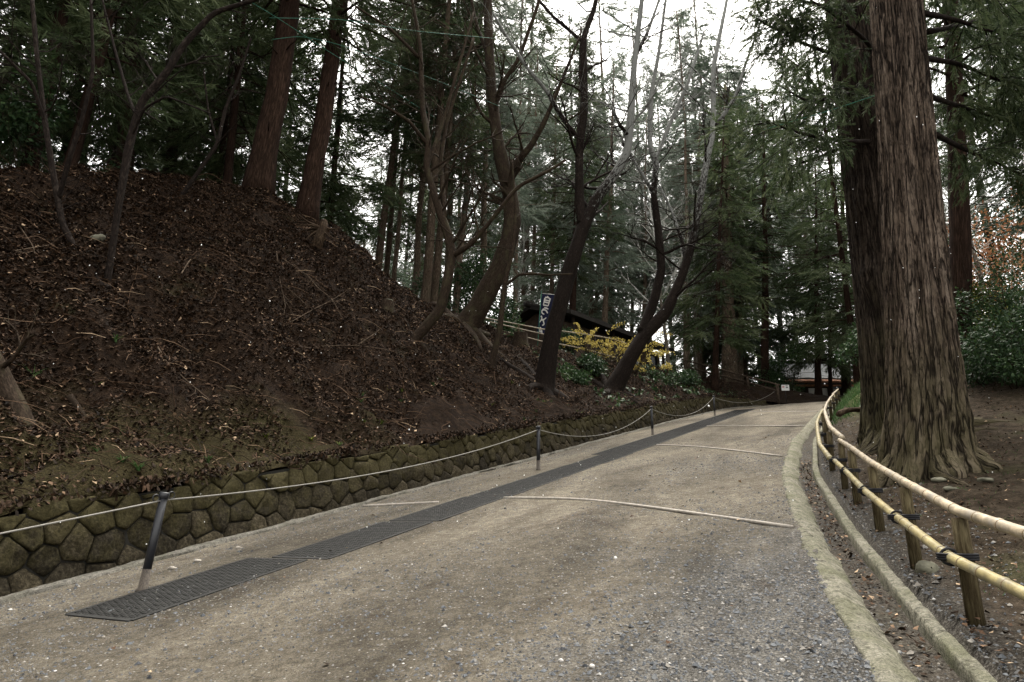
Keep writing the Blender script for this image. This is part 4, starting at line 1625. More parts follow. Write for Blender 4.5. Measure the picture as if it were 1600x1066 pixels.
# ------------------------------------------------------------------ the giant cedars on the right
def giant(name, label, base, top_px, r_top, r_foot, H, seed, nseg=340, nz=230, knots=(), flare=1.0, bark='bark_cedar'):
    g = np.random.default_rng(seed)
    B = np.asarray(base, float)
    Q = atY(top_px[0], top_px[1], B[1])
    ax = (Q - B) / (Q[2] - B[2])                      # drift per metre of height
    a = np.arange(nseg) * 2 * math.pi / nseg
    h = -1.0 + (H + 1.0) * np.linspace(0, 1, nz) ** 1.4
    A, Hh = np.meshgrid(a, h)
    r = r_top + (r_foot - r_top) * np.exp(-np.maximum(Hh, 0) / 2.6)
    # buttress roots spreading at the foot
    lob = sum(w * np.maximum(0, np.cos(k * A + p)) ** 2 for k, w, p in ((5, .5, 1.1 + seed), (3, .35, 2.3 + seed), (8, .22, .4)))
    r = r + flare * (.12 + .55 * lob) * np.exp(-np.clip(Hh + .35, 0, 9) / .42) * r_foot
    r = r + flare * .16 * lob * np.exp(-np.maximum(Hh, 0) / 1.4) * r_foot
    # long flutes, then stringy bark ridges
    Aw = A + .05 * fbm(np.cos(A) * 2, np.sin(A) * 2, Hh / 1.6, seed, 2)
    fl = .5 * np.cos(Aw * 7 + 1.2 * np.sin(Aw * 2 + seed)) + .5 * np.cos(Aw * 13 + 2 * np.sin(Aw * 3))
    r = r * (1 + .028 * fl)
    cx, cy = np.cos(Aw), np.sin(Aw)
    rid = fbm(cx * 11, cy * 11, Hh / 1.8, seed + 3, 3)
    rid2 = fbm(cx * 26, cy * 26, Hh / .7, seed + 5, 2)
    r = r - .055 * np.maximum(0, .22 - np.abs(rid)) + .016 * rid2 + .075 * fbm(cx * 3.5, cy * 3.5, Hh / .45, seed + 8, 4) * np.exp(-np.maximum(Hh, 0) / .7)
    for (ka, kh, kr, amp) in knots:
        da = (A - ka + math.pi) % (2 * math.pi) - math.pi
        dd = np.sqrt((da * r_top) ** 2 + ((Hh - kh) * .75) ** 2)
        r = r + amp * np.exp(-(dd / kr) ** 2) - amp * .9 * np.exp(-(dd / (kr * .42)) ** 2)
    X = B[0] + ax[0] * Hh + r * np.cos(A)
    Yy = B[1] + ax[1] * Hh + r * np.sin(A)
    Z = B[2] + Hh
    low = Hh < .25
    i = np.arange(nz - 1)[:, None] * nseg
    j = np.arange(nseg)[None]
    k = (j + 1) % nseg
    F = np.stack([i + j, i + k, i + nseg + k, i + nseg + j], -1).reshape(-1, 4)
    mb = MB()
    mb.add(np.stack([X, Yy, Z], -1).reshape(-1, 3), F, 0, np.stack([np.cos(Aw) * r_top, np.sin(Aw) * r_top, Hh], -1).reshape(-1, 3))
    e = empty(name, B, label, "tree")
    mb.build("trunk", M[bark], e)
    # surface roots running out over the ground
    for k in range(6):
        az = 3.2 + k * .55 + g.uniform(-.12, .12)
        hd = np.array([math.cos(az), math.sin(az), 0])
        p0 = B + hd * r_foot * .55 + np.array([0, 0, g.uniform(.25, .5)])
        q = [p0]
        L = g.uniform(.35, .7)
        for st in (.3, .6, .85, 1.0):
            hd = hd + g.normal(0, .12, 3) * [1, 1, 0]
            p = B + hd * (r_foot * .95 + L * st)
            p[2] = ground(p[0], p[1]) + .04 * (1 - st) - .07 * st
            q.append(p)
        mb = MB()
        mb.tube(curve(q, 18), g.uniform(.11, .17) * np.interp(np.linspace(0, 1, 18), [0, .25, .5, 1], [.35, 1, .75, .18]), 12, 0, wob=.25, seed=k + seed)
        mb.build("root", M[bark], e)
    return e, ax


Bc = hit(1488, 744)
tc = Bc[1] * CP + Bc[2] * SP
wm = tc / FPX
cedar, cax = giant("giant_cedar", "giant cedar with ridged brown bark and flaring roots behind the bamboo fence", np.array([Bc[0] + .05, Bc[1] + .5, ground(Bc[0] + .05, Bc[1] + .5) - .05]), (1400, 0), 88 * wm / 2 * 1.0, 128 * wm / 2, 13.5, 5,
                   flare=1.25)
B2 = hit(1448, 682)
B2 = B2 if B2 is not None else at(1385, 662, 13.5)
B2 = B2 + np.array([.0, .5, 0])
B2[2] = ground(B2[0], B2[1]) - .05
w2 = (B2[1] * CP + B2[2] * SP) / FPX
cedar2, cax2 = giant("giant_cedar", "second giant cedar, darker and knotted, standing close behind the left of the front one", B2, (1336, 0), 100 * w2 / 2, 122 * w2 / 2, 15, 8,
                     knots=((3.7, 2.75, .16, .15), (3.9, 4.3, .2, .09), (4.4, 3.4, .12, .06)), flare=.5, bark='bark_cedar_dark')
print("cedar base", Bc, tc, B2)


def foliage_branches(parent, polys, Yc, seed, leafmat, barkmat, per=26, size=.5, r=.05, spread=.5):
    """limbs traced from the photograph with hanging cedar sprays"""
    g = np.random.default_rng(seed)
    for poly in polys:
        pts = np.array([atY(px, py, Yc + dY) for px, py, dY in poly])
        P = curve(pts, 24)
        mb, cr = MB(), MB()
        L = np.linalg.norm(np.diff(P, axis=0), axis=1).sum()
        mb.tube(P, np.linspace(r, r * .2, 24), 8, 0, wob=.1)
        SP_, SD, SS = [], [], []
        for k in range(int(L * 5)):
            i = int(g.uniform(.18, .98) * 23)
            d = P[min(i + 1, 23)] - P[max(i - 1, 0)]
            d /= np.linalg.norm(d)
            side = np.cross(d, [0, 0, 1.0])
            side /= np.linalg.norm(side)
            sg = g.choice([-1, 1])
            b = d * g.uniform(.3, 1) + side * sg * g.uniform(.2, 1) + np.array([0, 0, g.uniform(-.5, .35)])
            ln = g.uniform(.4, 1.3) * spread * 2
            q = [P[i], P[i] + b * ln * .5, P[i] + b * ln + np.array([0, 0, -.2 * ln])]
            C = curve(q, 8)
            mb.tube(C, np.linspace(.012, .004, 8), 4, 0, cap=False)
            for _ in range(int(per * ln * .55)):
                u = int(g.uniform(.15, 1) * 7)
                SP_.append(C[u] + g.normal(0, .05, 3))
                SD.append(b * .6 + g.normal(0, .45, 3) + [0, 0, -.45])
                SS.append(size * g.uniform(.6, 1.2))
        add_sprays(cr, SP_, SD, np.array(SS), NEAR, g)
        o = mb.build("limb", M[barkmat], parent)
        cr.build("foliage", M[leafmat], o)


foliage_branches(cedar2, [
    [(1372, 222, -.2), (1330, 222, -.8), (1275, 214, -1.3), (1235, 204, -1.6), (1195, 188, -1.9)],
    [(1372, 130, -.2), (1320, 150, -.9), (1262, 160, -1.3), (1212, 130, -1.6)],
    [(1350, 60, .2), (1300, 85, -.4), (1240, 62, -.8), (1170, 22, -1.2)],
    [(1360, 10, -.2), (1280, 10, -1), (1215, -10, -1.4), (1160, -20, -1.6)],
    [(1350, 200, .5), (1300, 170, .9), (1255, 110, 1.2), (1215, 80, 1.5)],
    [(1380, 100, -.5), (1350, 60, -1.4), (1300, 20, -1.8), (1250, -10, -2)],
    [(1350, 240, .6), (1318, 230, .4), (1268, 250, .9), (1228, 262, 1.1)],
], B2[1], 51, 'needle', 'bark_dark', per=30, size=.42)
foliage_branches(cedar, [
    [(1440, 20, .2), (1490, 30, .9), (1550, 50, 1.2), (1620, 60, 1.5)],
    [(1440, -40, .4), (1510, -30, 1.0), (1590, -10, 1.4)],
    [(1440, 90, .5), (1500, 100, 1.6), (1570, 130, 2.0), (1640, 140, 2.4)],
    [(1430, -60, -.4), (1460, -50, -1.0), (1540, -40, -1.2)],
    [(1450, 150, .8), (1510, 170, 2.4), (1580, 190, 3.2), (1650, 230, 3.6)],
    [(1450, 50, .8), (1500, 40, 2.2), (1560, 20, 3.0), (1630, 20, 3.4)],
    [(1460, 210, 1.2), (1520, 240, 3.0), (1570, 260, 3.6), (1640, 300, 4.2)],
], Bc[1] + .5, 52, 'needle', 'bark_dark', per=26, size=.4)

# loose pale root lying between the two cedars
mb = MB()
B = hit(1352, 695)
Yr = B[1] - .1
mb.tube(curve([atY(px, py, Yr + dY) for px, py, dY in ((1352, 697, -.1), (1362, 680, 0), (1372, 655, .1), (1382, 640, .2), (1380, 622, .3))], 20), [.045 + .02 * math.sin(k * .9) for k in range(20)], 9, wob=.25, seed=3)
tag(mb.build("bare_root", M['wood_raw']), "pale twisted root sticking up between the two giant cedars", "root")
mb = MB()
mb.tube(curve([atY(px, py, Yr + dY) for px, py, dY in ((1310, 648, -.2), (1325, 640, -.1), (1345, 640, .1), (1362, 640, .3))], 16), [.05, .06, .055, .05, .06, .05, .05, .045, .05, .05, .05, .05, .05, .05, .05, .05], 9, wob=.25, seed=4)
tag(mb.build("bare_root", M['wood_raw']), "pale knobby root lying across the earth beside the fence", "root")

# ------------------------------------------------------------------ roofed hut, banner and bamboo fence beyond the bank
def slab(mb, p0, p1, inw, up0, up1, th, over=0, mat=0):
    """roof slab between eave line p0-p1 and a ridge line moved by inw"""
    a, b = np.array(p0, float), np.array(p1, float)
    c, d = b + inw, a + inw
    c[2] = b[2] + up1
    d[2] = a[2] + up0
    dz = np.array([0, 0, th])
    n = 14
    V, F = [], []
    for q in np.linspace(0, 1, n):
        lo, hi = a + (b - a) * q, d + (c - d) * q
        for m in np.linspace(0, 1, 6):
            p = lo + (hi - lo) * m
            j = np.array([0, 0, .05 * vnoise(q * 20, m * 4, 0, 5)])
            V += [p, p + dz + j]
    m = 12
    for i in range(n - 1):
        for k in range(5):
            A, B_ = i * m + k * 2, (i + 1) * m + k * 2
            F += [[A, B_, B_ + 2, A + 2], [A + 3, B_ + 3, B_ + 1, A + 1]]
        A, B_ = i * m, (i + 1) * m
        F += [[A + 1, B_ + 1, B_, A], [A + 10, B_ + 10, B_ + 11, A + 11]]
    for A in (0, (n - 1) * m):
        for k in range(5):
            F.append([A + k * 2, A + k * 2 + 2, A + k * 2 + 3, A + k * 2 + 1])
    mb.add(V, np.array(F), mat, smooth=False)


E1, E2 = at(892, 490, 38.0), at(1054, 549, 47.0)
E2[2] = E1[2]
ed = (E2 - E1) / np.linalg.norm(E2 - E1)
inn = np.array([-ed[1], ed[0], 0])
if inn[0] > 0:
    inn = -inn
gz = min(ground(*(E1 + inn * 2)[:2]), ground(*(E2 + inn * 2)[:2])) - .4
hut = empty("roofed_hut", ((E1 + E2) / 2 + inn * 2.4) * [1, 1, 0] + [0, 0, gz], "low brown hut with a thick dark bark roof above the yellow bush", "hut")
hz = float(E1[2])
mb = MB()
slab(mb, E1, E2, inn * 3.0, .85, .85, .26)
mb.build("roof", M['thatch'], hut)
mb = MB()
slab(mb, E2 + inn * 6.0, E1 + inn * 6.0, -inn * 3.0, .85, .85, .26)
mb.build("roof", M['thatch'], hut)
mb = MB()
mb.tube([E1 + inn * 3 + [0, 0, 1.12] - ed * .3, (E1 + E2) / 2 + inn * 3 + [0, 0, 1.1], E2 + inn * 3 + [0, 0, 1.12] + ed * .3], .2, 8, wob=.15)
mb.build("ridge", M['thatch'], hut)
ang = math.atan2(ed[1], ed[0])
Lh = float(np.linalg.norm(E2 - E1))
cen = (E1 + E2) / 2 + inn * 3.0
mb = MB()
mb.box((cen[0], cen[1], (gz + hz) / 2 - .02), (Lh - 1.4, 4.4, hz - gz), 0, ang)
for sd in (0, 1):           # gable ends
    p = (E1 + ed * .72 if sd == 0 else E2 - ed * .72)
    V = [p + inn * .9 + [0, 0, -.1], p + inn * 5.1 + [0, 0, -.1], p + inn * 3.0 + [0, 0, .78]]
    V2 = [v + ed * (.1 if sd == 0 else -.1) for v in V]
    mb.add(np.array(V + V2), [np.array([[0, 1, 2], [5, 4, 3]]), np.array([[0, 3, 4, 1], [1, 4, 5, 2], [2, 5, 3, 0]])], 0, smooth=False)
mb.build("wall", M['plaster'], hut)
for k in range(6):
    q = .07 + k * .172
    p = E1 + (E2 - E1) * q + inn * .45
    mb = MB()
    mb.box((p[0], p[1], (gz + hz) / 2), (.14, .14, hz - gz + .1), 0, ang)
    mb.build("pillar", M['timber'], hut)
    if k < 5:
        p = E1 + (E2 - E1) * (q + .086) + inn * .775
        mb = MB()
        mb.box((p[0], p[1], hz - .95), (Lh * .12, .06, 1.1), 0, ang)
        w = mb.build("window", M['timber'], hut)
        mb = MB()
        p2 = p - inn * .035
        mb.box((p2[0], p2[1], hz - .95), (Lh * .12 - .16, .03, .94), 0, ang)
        mb.build("pane", M['glass'], w)

# banner
tb = 36.0
pole_t, pole_b = at(846, 459, tb), at(838, 528, tb)
pole_b[2] = ground(pole_b[0], pole_b[1])
ban = empty("banner", pole_b, "tall navy cloth banner with white brush lettering on a green pole", "banner")
mb = MB()
top = pole_t + np.array([0, 0, .12])
mb.tube([pole_b, (pole_b + top) / 2, top], .022, 10)
mb.build("pole", M['pole_green'], ban)
mb = MB()
arm = at(866, 461, tb + .12)
mb.tube([pole_t + [0, 0, .02], arm + [0, 0, .02]], .014, 8)
mb.build("crossbar", M['white'], ban)
# the cloth hangs from the crossbar and leans with the pole
c00, c10 = pole_t + [.03, 0, 0], arm
c01, c11 = at(838, 521, tb), at(851, 523, tb + .12)
nu, nv = 9, 26


def cloth(u, v, off=0.0):
    a_ = c00 + (c10 - c00) * u
    b_ = c01 + (c11 - c01) * u
    p = a_ + (b_ - a_) * v
    return p + np.array([0, -off + .05 * math.sin(u * 5 + v * 6) * v, 0])


mb = MB()
for off in (0, -.008):
    V = [cloth(u, v, off) for v in np.linspace(0, 1, nv) for u in np.linspace(0, 1, nu)]
    i = np.arange(nv - 1)[:, None] * nu
    j = np.arange(nu - 1)[None]
    mb.add(V, np.stack([i + j, i + nu + j, i + nu + j + 1, i + j + 1], -1).reshape(-1, 4))
cl = mb.build("cloth", M['banner'], ban)
mb = MB()
strokes = [  # brush strokes in the cloth's own u, v
    [(.30, .10), (.26, .28)], [(.30, .09), (.52, .08), (.74, .11)], [(.74, .10), (.70, .29)], [(.28, .15), (.72, .165)], [(.28, .20), (.71, .215)], [(.26, .28), (.5, .285), (.7, .29)], [(.52, .05), (.46, .09)],
    [(.38, .35), (.62, .35), (.78, .37)], [(.36, .37), (.20, .43), (.26, .49), (.50, .51)], [(.56, .40), (.74, .45), (.80, .47)], [(.30, .40), (.56, .40)],
    [(.20, .56), (.36, .60), (.30, .66), (.14, .74)], [(.30, .66), (.56, .64), (.76, .58)], [(.46, .64), (.60, .70), (.72, .76), (.48, .78)],
    [(.40, .83), (.30, .88), (.20, .96)], [(.24, .88), (.56, .90), (.66, .97)], [(.30, .93), (.58, .945)],
]
for st in strokes:
    q = curve(np.array(st), 10)
    d = np.gradient(q, axis=0)
    V = []
    for k in range(10):
        asp = 3.0 / 1.0
        n_ = np.array([-d[k][1] * asp, d[k][0] / asp])
        n_ = n_ / (math.hypot(n_[0], n_[1] * 3) + 1e-9)
        w = .062 * (1 - .35 * k / 9)
        for off in (.012, .018):
            for sg in (-1, 1):
                V.append(cloth(q[k][0] + n_[0] * w * sg, q[k][1] + n_[1] * w * sg, off))
    F = []
    for k in range(9):
        A, B_ = k * 4, k * 4 + 4
        F += [[A + 2, A + 3, B_ + 3, B_ + 2], [A, B_, B_ + 1, A + 1], [A, A + 2, B_ + 2, B_], [A + 1, B_ + 1, B_ + 3, A + 3]]
    mb.add(V, np.array(F), 0, smooth=False)
mb.build("lettering", M['white'], cl)


def pole_fence(name, label, up, lo, mats, r, post_px, cat="fence", pr=.05):
    """two sloping rails on posts; up and lo are (px, py, t) along the rails, post_px are (px, py_top, t)"""
    P0 = at(*post_px[0])
    e = empty(name, (P0[0], P0[1], ground(P0[0], P0[1])), label, cat)
    for (px, py, t) in post_px:
        p = at(px, py, t)
        gz_ = ground(p[0], p[1]) - .15
        mb = MB()
        mb.tube([(p[0], p[1], gz_), (p[0], p[1], (gz_ + p[2]) / 2), (p[0], p[1], p[2] + .04)], pr, 10, wob=.08)
        mb.build("post", mats[1], e)
    for line in (up, lo):
        for ln in line:
            pts = curve(np.array([at(*q) for q in ln]), 20)
            mb = MB()
            mb.tube(pts, r, 10, wob=.06)
            mb.build("rail", mats[0], e)


pole_fence("bamboo_fence", "weathered bamboo rail fence running along the far path between the curved tree and yellow bush",
           [[(742, 494, 29), (800, 505, 30.5), (856, 516, 32)], [(852, 514, 32), (905, 521, 33.5), (956, 529, 35), (1000, 545, 36.5)]],
           [[(746, 506, 29), (800, 521, 30.5), (852, 535, 32)], [(848, 533, 32), (912, 545, 33.8), (965, 560, 35.2)], [(765, 503, 29.3), (812, 514, 30.7), (870, 527, 32.2)]],
           [M['rail_bamboo'], M['post_wood']], .028, [(752, 497, 29.2), (810, 508, 30.7), (862, 517, 32.2), (915, 523, 33.9), (966, 533, 35.3)])
pole_fence("wooden_railing", "dark wooden handrail sloping down to the road at the crest",
           [[(1066, 562, 50), (1110, 573, 48), (1160, 587, 46), (1218, 602, 44)]],
           [[(1074, 574, 50), (1130, 588, 47.5), (1180, 601, 45.3), (1214, 611, 44)]],
           [M['rail_dark'], M['rail_dark']], .062, [(1070, 563, 49.8), (1122, 577, 47.4), (1168, 590, 45.7), (1214, 602, 44)], pr=.085)

# white arrow sign
sg = at(1227, 606, 44.5)
s_e = empty("arrow_sign", (sg[0], sg[1], ground(sg[0], sg[1])), "small white sign with a red arrow beside the end of the dark handrail", "sign")
mb = MB()
mb.tube([(sg[0], sg[1] + .05, s_e.location.z - .1), (sg[0], sg[1] + .05, sg[2] + .2)], .02, 8)
mb.build("pole", M['metal_black'], s_e)
mb = MB()
mb.box(sg, (.50, .03, .38), 0)
bd = mb.build("board", M['white'], s_e)
mb = MB()
yv = sg[1] - .019
mb.box((sg[0] - .10, yv, sg[2] + .05), (.10, .008, .05), bevel=False)
mb.add([(sg[0] - .21, yv - .004, sg[2] + .05), (sg[0] - .13, yv - .004, sg[2] + .12), (sg[0] - .13, yv - .004, sg[2] - .02),
        (sg[0] - .21, yv + .004, sg[2] + .05), (sg[0] - .13, yv + .004, sg[2] + .12), (sg[0] - .13, yv + .004, sg[2] - .02)],
       [np.array([[0, 2, 1], [3, 4, 5]]), np.array([[0, 1, 4, 3], [1, 2, 5, 4], [2, 0, 3, 5]])], smooth=False)
mb.build("arrow", M['red'], bd)
mb = MB()
mb.box((sg[0] + .10, yv, sg[2] + .115), (.14, .008, .05), bevel=False)
mb.box((sg[0] + .10, yv, sg[2] + .005), (.14, .008, .06), bevel=False)
mb.build("lettering", M['black'], bd)

# ------------------------------------------------------------------ building beyond the crest
tb = 58.0
L0, L1 = at(1222, 604, tb), at(1372, 598, tb)
zb = ground(L0[0], L0[1]) if ground(L0[0], L0[1]) < 8 else 7.5
zb = min(zb, 7.6)
bl = empty("tiled_house", ((L0 + L1) / 2) * [1, 1, 0] + [0, 4, zb], "white and dark timber house with a grey roof and rusty eaves beyond the crest", "house")
ez = float(at(1270, 597, tb)[2])
x0, x1 = float(at(1236, 600, tb)[0]), float(at(1385, 600, tb)[0])
yF = float(L0[1])
mb = MB()
mb.box(((x0 + x1) / 2 + .6, yF + 3.4, (zb + ez) / 2), (x1 - x0 - .4, 5.2, ez - zb), 0)
mb.build("wall", M['timber'], bl)
V = []
mb = MB()
A_ = np.array([x0 - .5, yF, ez]); B_ = np.array([x1 + .8, yF, ez])
mb2 = MB()
slab(mb, A_ + [0, .55, .32], B_ + [0, .55, .32], np.array([0, 3.0, 0]), 1.95, 1.95, .16)
mb.build("roof", M['roof_tile'], bl)
mb = MB()
slab(mb, B_ + [0, 7.2, .32], A_ + [0, 7.2, .32], np.array([0, -3.0, 0]), 1.95, 1.95, .16)
mb.build("roof", M['roof_tile'], bl)
mb = MB()
slab(mb, A_ + [0, .12, 0], B_ + [0, .12, 0], np.array([0, .63, 0]), .28, .28, .14)
mb.build("eave", M['roof_rust'], bl)
mb = MB()
mb.box(((x0 + x1) / 2, yF + 3.72, ez + 2.5), (x1 - x0 + 1.0, .4, .3), 0)
mb.build("ridge", M['thatch'], bl)
for px_, w_ in ((1229, .55), (1241, .5), (1271, .5), (1290, .55), (1306, .45), (1335, .5)):
    xx = float(at(px_, 610, tb)[0])
    mb = MB()
    mb.box((xx, yF + .42, (zb + ez) / 2 - .2), (w_, .12, ez - zb - .5), 0)
    mb.build("wall_panel", M['white'], bl)
for px_ in (1234, 1262, 1281, 1298, 1318, 1345):
    xx = float(at(px_, 610, tb)[0])
    mb = MB()
    mb.box((xx, yF + .30, (zb + ez) / 2), (.16, .16, ez - zb), 0)
    mb.build("pillar", M['timber'], bl)
mb = MB()
mb.box(((x0 + x1) / 2, yF + .24, ez - .25), (x1 - x0, .14, .16), 0)
mb.build("beam", M['roof_rust'], bl)
mb = MB()
slab(mb, at(1308, 607, tb - 1.5), at(1362, 606, tb - 1.5), np.array([0, 1.6, 0]), .25, .25, .09)
mb.build("awning", M['roof_tile'], bl)

# ------------------------------------------------------------------ shrubs and ground plants
def shrub(px, py, t, mat, rad, hgt, n, leaf, width, seed, label, group=None, name="shrub", stems=8, lift=0.0, cat="shrub"):
    p = at(px, py, t)
    z = ground(p[0], p[1])
    e = empty(name, (p[0], p[1], z), label, cat, group)
    g = np.random.default_rng(seed)
    mb = leafy(rad, hgt, n, leaf, width, seed)
    o = mb.build("foliage", M[mat], e)
    o.matrix_parent_inverse = Matrix.Identity(4)
    mb = MB()
    for k in range(stems):
        az = g.uniform(0, 6.28)
        twigs(mb, (0, 0, -.1), np.array([math.cos(az) * .7, math.sin(az) * .7, 1.0]), hgt * g.uniform(.5, .9), .018, g, 2, None, .3, .5, 4)
    o = mb.build("stem", M['bark_cherry'], e)
    o.matrix_parent_inverse = Matrix.Identity(4)
    return e


def blossom(px, py, t, hgt, n, seed, label):
    """arching yellow-flowered shoots"""
    p = at(px, py, t)
    z = ground(p[0], p[1])
    e = empty("yellow_shrub", (p[0], p[1], z), label, "shrub", "yellow flowering shrubs by the hut")
    g = np.random.default_rng(seed)
    st, fl = MB(), MB()
    for k in range(n):
        az = g.uniform(0, 6.28)
        L = hgt * g.uniform(.7, 1.25)
        h = np.array([math.cos(az), math.sin(az), 0])
        q = np.linspace(0, 1, 9)
        P = np.outer(q * L * g.uniform(.45, .95), h) + np.outer(L * (q * 1.05 - .62 * q ** 2.3), [0, 0, 1]) + np.cumsum(g.normal(0, .015, (9, 3)), 0)
        st.tube(P, np.linspace(.012, .004, 9), 4, 0, cap=False)
        m = 46
        u = g.uniform(.35, 1, m) ** .7
        C = np.stack([np.interp(u, q, P[:, i]) for i in range(3)], -1) + g.normal(0, .035, (m, 3))
        ax = g.normal(size=(m, 3)) + [0, 0, -.5]
        ax /= np.linalg.norm(ax, axis=1)[:, None]
        w = np.cross(ax, g.normal(size=(m, 3)))
        w /= np.linalg.norm(w, axis=1)[:, None]
        ln = g.uniform(.06, .12, m)[:, None]
        V = np.stack([C, C + ax * ln * .5 + w * .028, C + ax * ln, C + ax * ln * .5 - w * .028], 1)
        T = np.repeat(np.clip(g.normal(.5, .25, m), 0, 1), 4)
        fl.add(V.reshape(-1, 3), np.arange(m * 4).reshape(-1, 4), 0, tint=np.stack([T] * 3, -1), smooth=False)
    for nm, b, mt in (("stem", st, 'bark_cherry'), ("blossom", fl, 'yellow')):
        o = b.build(nm, M[mt], e)
        o.matrix_parent_inverse = Matrix.Identity(4)


blossom(918, 560, 33.5, 2.6, 20, 61, "yellow flowering shrub in front of the hut, between dark leaning tree and fence end")
blossom(955, 570, 33.0, 2.8, 24, 62, "largest yellow flowering shrub, under the hut eave left of the twin-stemmed tree")
blossom(992, 575, 34.5, 2.5, 18, 63, "yellow flowering shrub directly behind the fork of the twin-stemmed tree")
blossom(1022, 580, 36.5, 2.0, 13, 64, "yellow flowering shrub right of the twin-stemmed tree below the hut's far end")
shrub(893, 540, 37.4, 'broad', .9, 1.7, 2000, .15, .035, 70, "leafy dark bush against the hut wall beside the banner", "green shrubs on the bank")
shrub(925, 570, 30.0, 'broad', .8, .9, 1500, .16, .035, 71, "glossy dark green shrub between the dark leaning tree and the yellow shrubs", "green shrubs on the bank")
shrub(898, 600, 26.5, 'broad', .8, .55, 1400, .14, .035, 72, "low dark green shrub at the right foot of the dark leaning tree", "green shrubs on the bank")
shrub(1040, 600, 36, 'broad', 1.0, .8, 1400, .15, .035, 73, "low green shrub on the bank right of the twin-stemmed tree", "green shrubs on the bank")
shrub(1075, 600, 39, 'broad', 1.1, .8, 1300, .15, .035, 74, "low green shrub below the upper end of the dark handrail", "green shrubs on the bank")
shrub(780, 500, 31.5, 'broad', 1.5, 1.9, 2600, .16, .036, 75, "leafy green shrub growing through the bamboo rail fence", "green shrubs on the bank")
shrub(725, 440, 34, 'broad', 2.0, 4.2, 5200, .17, .04, 76, "tall dark evergreen shrub filling the gap left of the big curved trunk")
shrub(1240, 620, 50, 'broad', 1.7, 2.6, 5200, .16, .036, 77, "rounded dark green bush behind the white arrow sign")
shrub(1215, 605, 53, 'broad', 1.6, 2.2, 3600, .16, .036, 78, "dark green bush left behind the white arrow sign")
shrub(1366, 590, 32, 'broad', 1.0, 3.2, 2600, .17, .04, 79, "glossy evergreen bush in front of the house, against the giant cedars")
shrub(1560, 600, 16.0, 'lime', 1.0, 1.2, 5000, .09, .018, 80, "yellow-green bush right of the giant cedar", stems=10)
shrub(1612, 560, 14.2, 'broad', 1.5, 2.6, 7500, .09, .02, 81, "dark green bush at the right edge of the picture behind the yellow-green one")
shrub(1535, 610, 17.5, 'broad', .8, .9, 2600, .10, .022, 82, "low dark bush between the giant cedar and the yellow-green bush")
for k, (px, t, rd, hh, lab) in enumerate([
        (1545, 13.8, .7, .9, "dark bush right behind the giant cedar's right root"),
        (1590, 13.0, .8, 1.1, "dark glossy bush at the right edge under the taller bush"),
        (1640, 12.4, .9, 1.3, "dark bush cut by the right edge of the picture"),
        (1580, 17.5, 1.1, 1.6, "dark bush in the shade beyond the yellow-green bush")]):
    shrub(px, 640, t, 'broad', rd, hh, 2600, .09, .02, 180 + k, lab, "dark bushes on the right")
for k, (px, t, hh, lab) in enumerate([(1560, 19, 3.4, "pinkish autumn-leaved small tree far behind the yellow-green bush"), (1630, 21, 3.6, "autumn-leaved small tree at the right edge beyond the dark bush"), (1530, 22, 3.8, "orange-brown autumn tree seen just right of the giant cedar")]):
    shrub(px, 500, t, 'autumn', 2.2, hh, 1700, .12, .03, 90 + k, lab, "autumn trees on the right", name="autumn_tree", stems=9, cat="tree")
for k in range(7):          # evergreen understorey behind the bank top
    s, l = random.uniform(7, 26), random.uniform(-26, -18.5)
    x, y = to_xy(s, l)
    t = y * CP + ground(x, y) * SP
    e = shrub(800 + FPX * x / t, 533 - FPX * 0, t, 'broad', random.uniform(1.1, 1.7), random.uniform(1.8, 3.6), 2600, .16, .04, 120 + k,
              "dark evergreen shrub in the shade behind the top of the left bank", "evergreen shrubs behind the left bank")
    e.location = (x, y, ground(x, y))


def tuft(px, py, label, n, hgt, mat, seed, wide=.006, spread=.7, group=None, name="grass_tuft"):
    p = hit(px, py)
    if p is None:
        return
    g = np.random.default_rng(seed)
    mb = MB()
    for k in range(n):
        az = g.uniform(0, 6.28)
        h = np.array([math.cos(az), math.sin(az), 0])
        sd = np.array([-h[1], h[0], 0]) * wide
        L = hgt * g.uniform(.6, 1.2)
        V = []
        for q in (0, .35, .7, 1):
            c = p + h * L * spread * q ** 1.5 + np.array([0, 0, L * (q - .45 * q * q)]) + g.normal(0, .01, 3) * (q == 0)
            V += [c - sd * (1 - q * .9), c + sd * (1 - q * .9)]
        T = np.clip(g.normal(.5, .2), 0, 1)
        mb.add(V, np.array([[0, 1, 3, 2], [2, 3, 5, 4], [4, 5, 7, 6]]), 0, tint=(T, T, T), smooth=False)
    o = mb.build(name, M[mat], origin=p)
    tag(o, label, "grass tuft" if name == "grass_tuft" else "plant", group)


tuft(52, 592, "green grass tuft right of the leaning trunk foot at the left edge", 22, .30, 'grass', 1)
tuft(150, 606, "pale dry grass tuft on the left bank", 20, .22, 'lime', 2)
tuft(215, 738, "leafy green tuft on the wall top left of the nearest rope post", 26, .22, 'grass', 3, .012)
tuft(190, 726, "small green tuft above the wall, leftmost of three on the wall top", 16, .2, 'grass', 4, .012)
tuft(325, 722, "small green tuft above the wall right of the nearest rope post", 16, .16, 'grass', 5, .012)
tuft(415, 685, "tiny bright green plant on the bare earth of the bank, left of two", 14, .14, 'lime', 6, .02)
tuft(487, 690, "tiny bright green plant on the bare earth of the bank, right of two", 14, .14, 'lime', 7, .02)
tuft(688, 595, "bright green leaf cluster in the dead leaves below the curved tree", 12, .16, 'lime', 8, .03)
tuft(676, 602, "smaller green leaf cluster in the dead leaves below the curved tree", 10, .14, 'grass', 9, .03)
tuft(800, 600, "green seedling left of the dark leaning tree's foot", 10, .16, 'lime', 10, .03)
tuft(180, 535, "dark fern clump halfway up the left bank", 16, .2, 'grass', 11, .015)

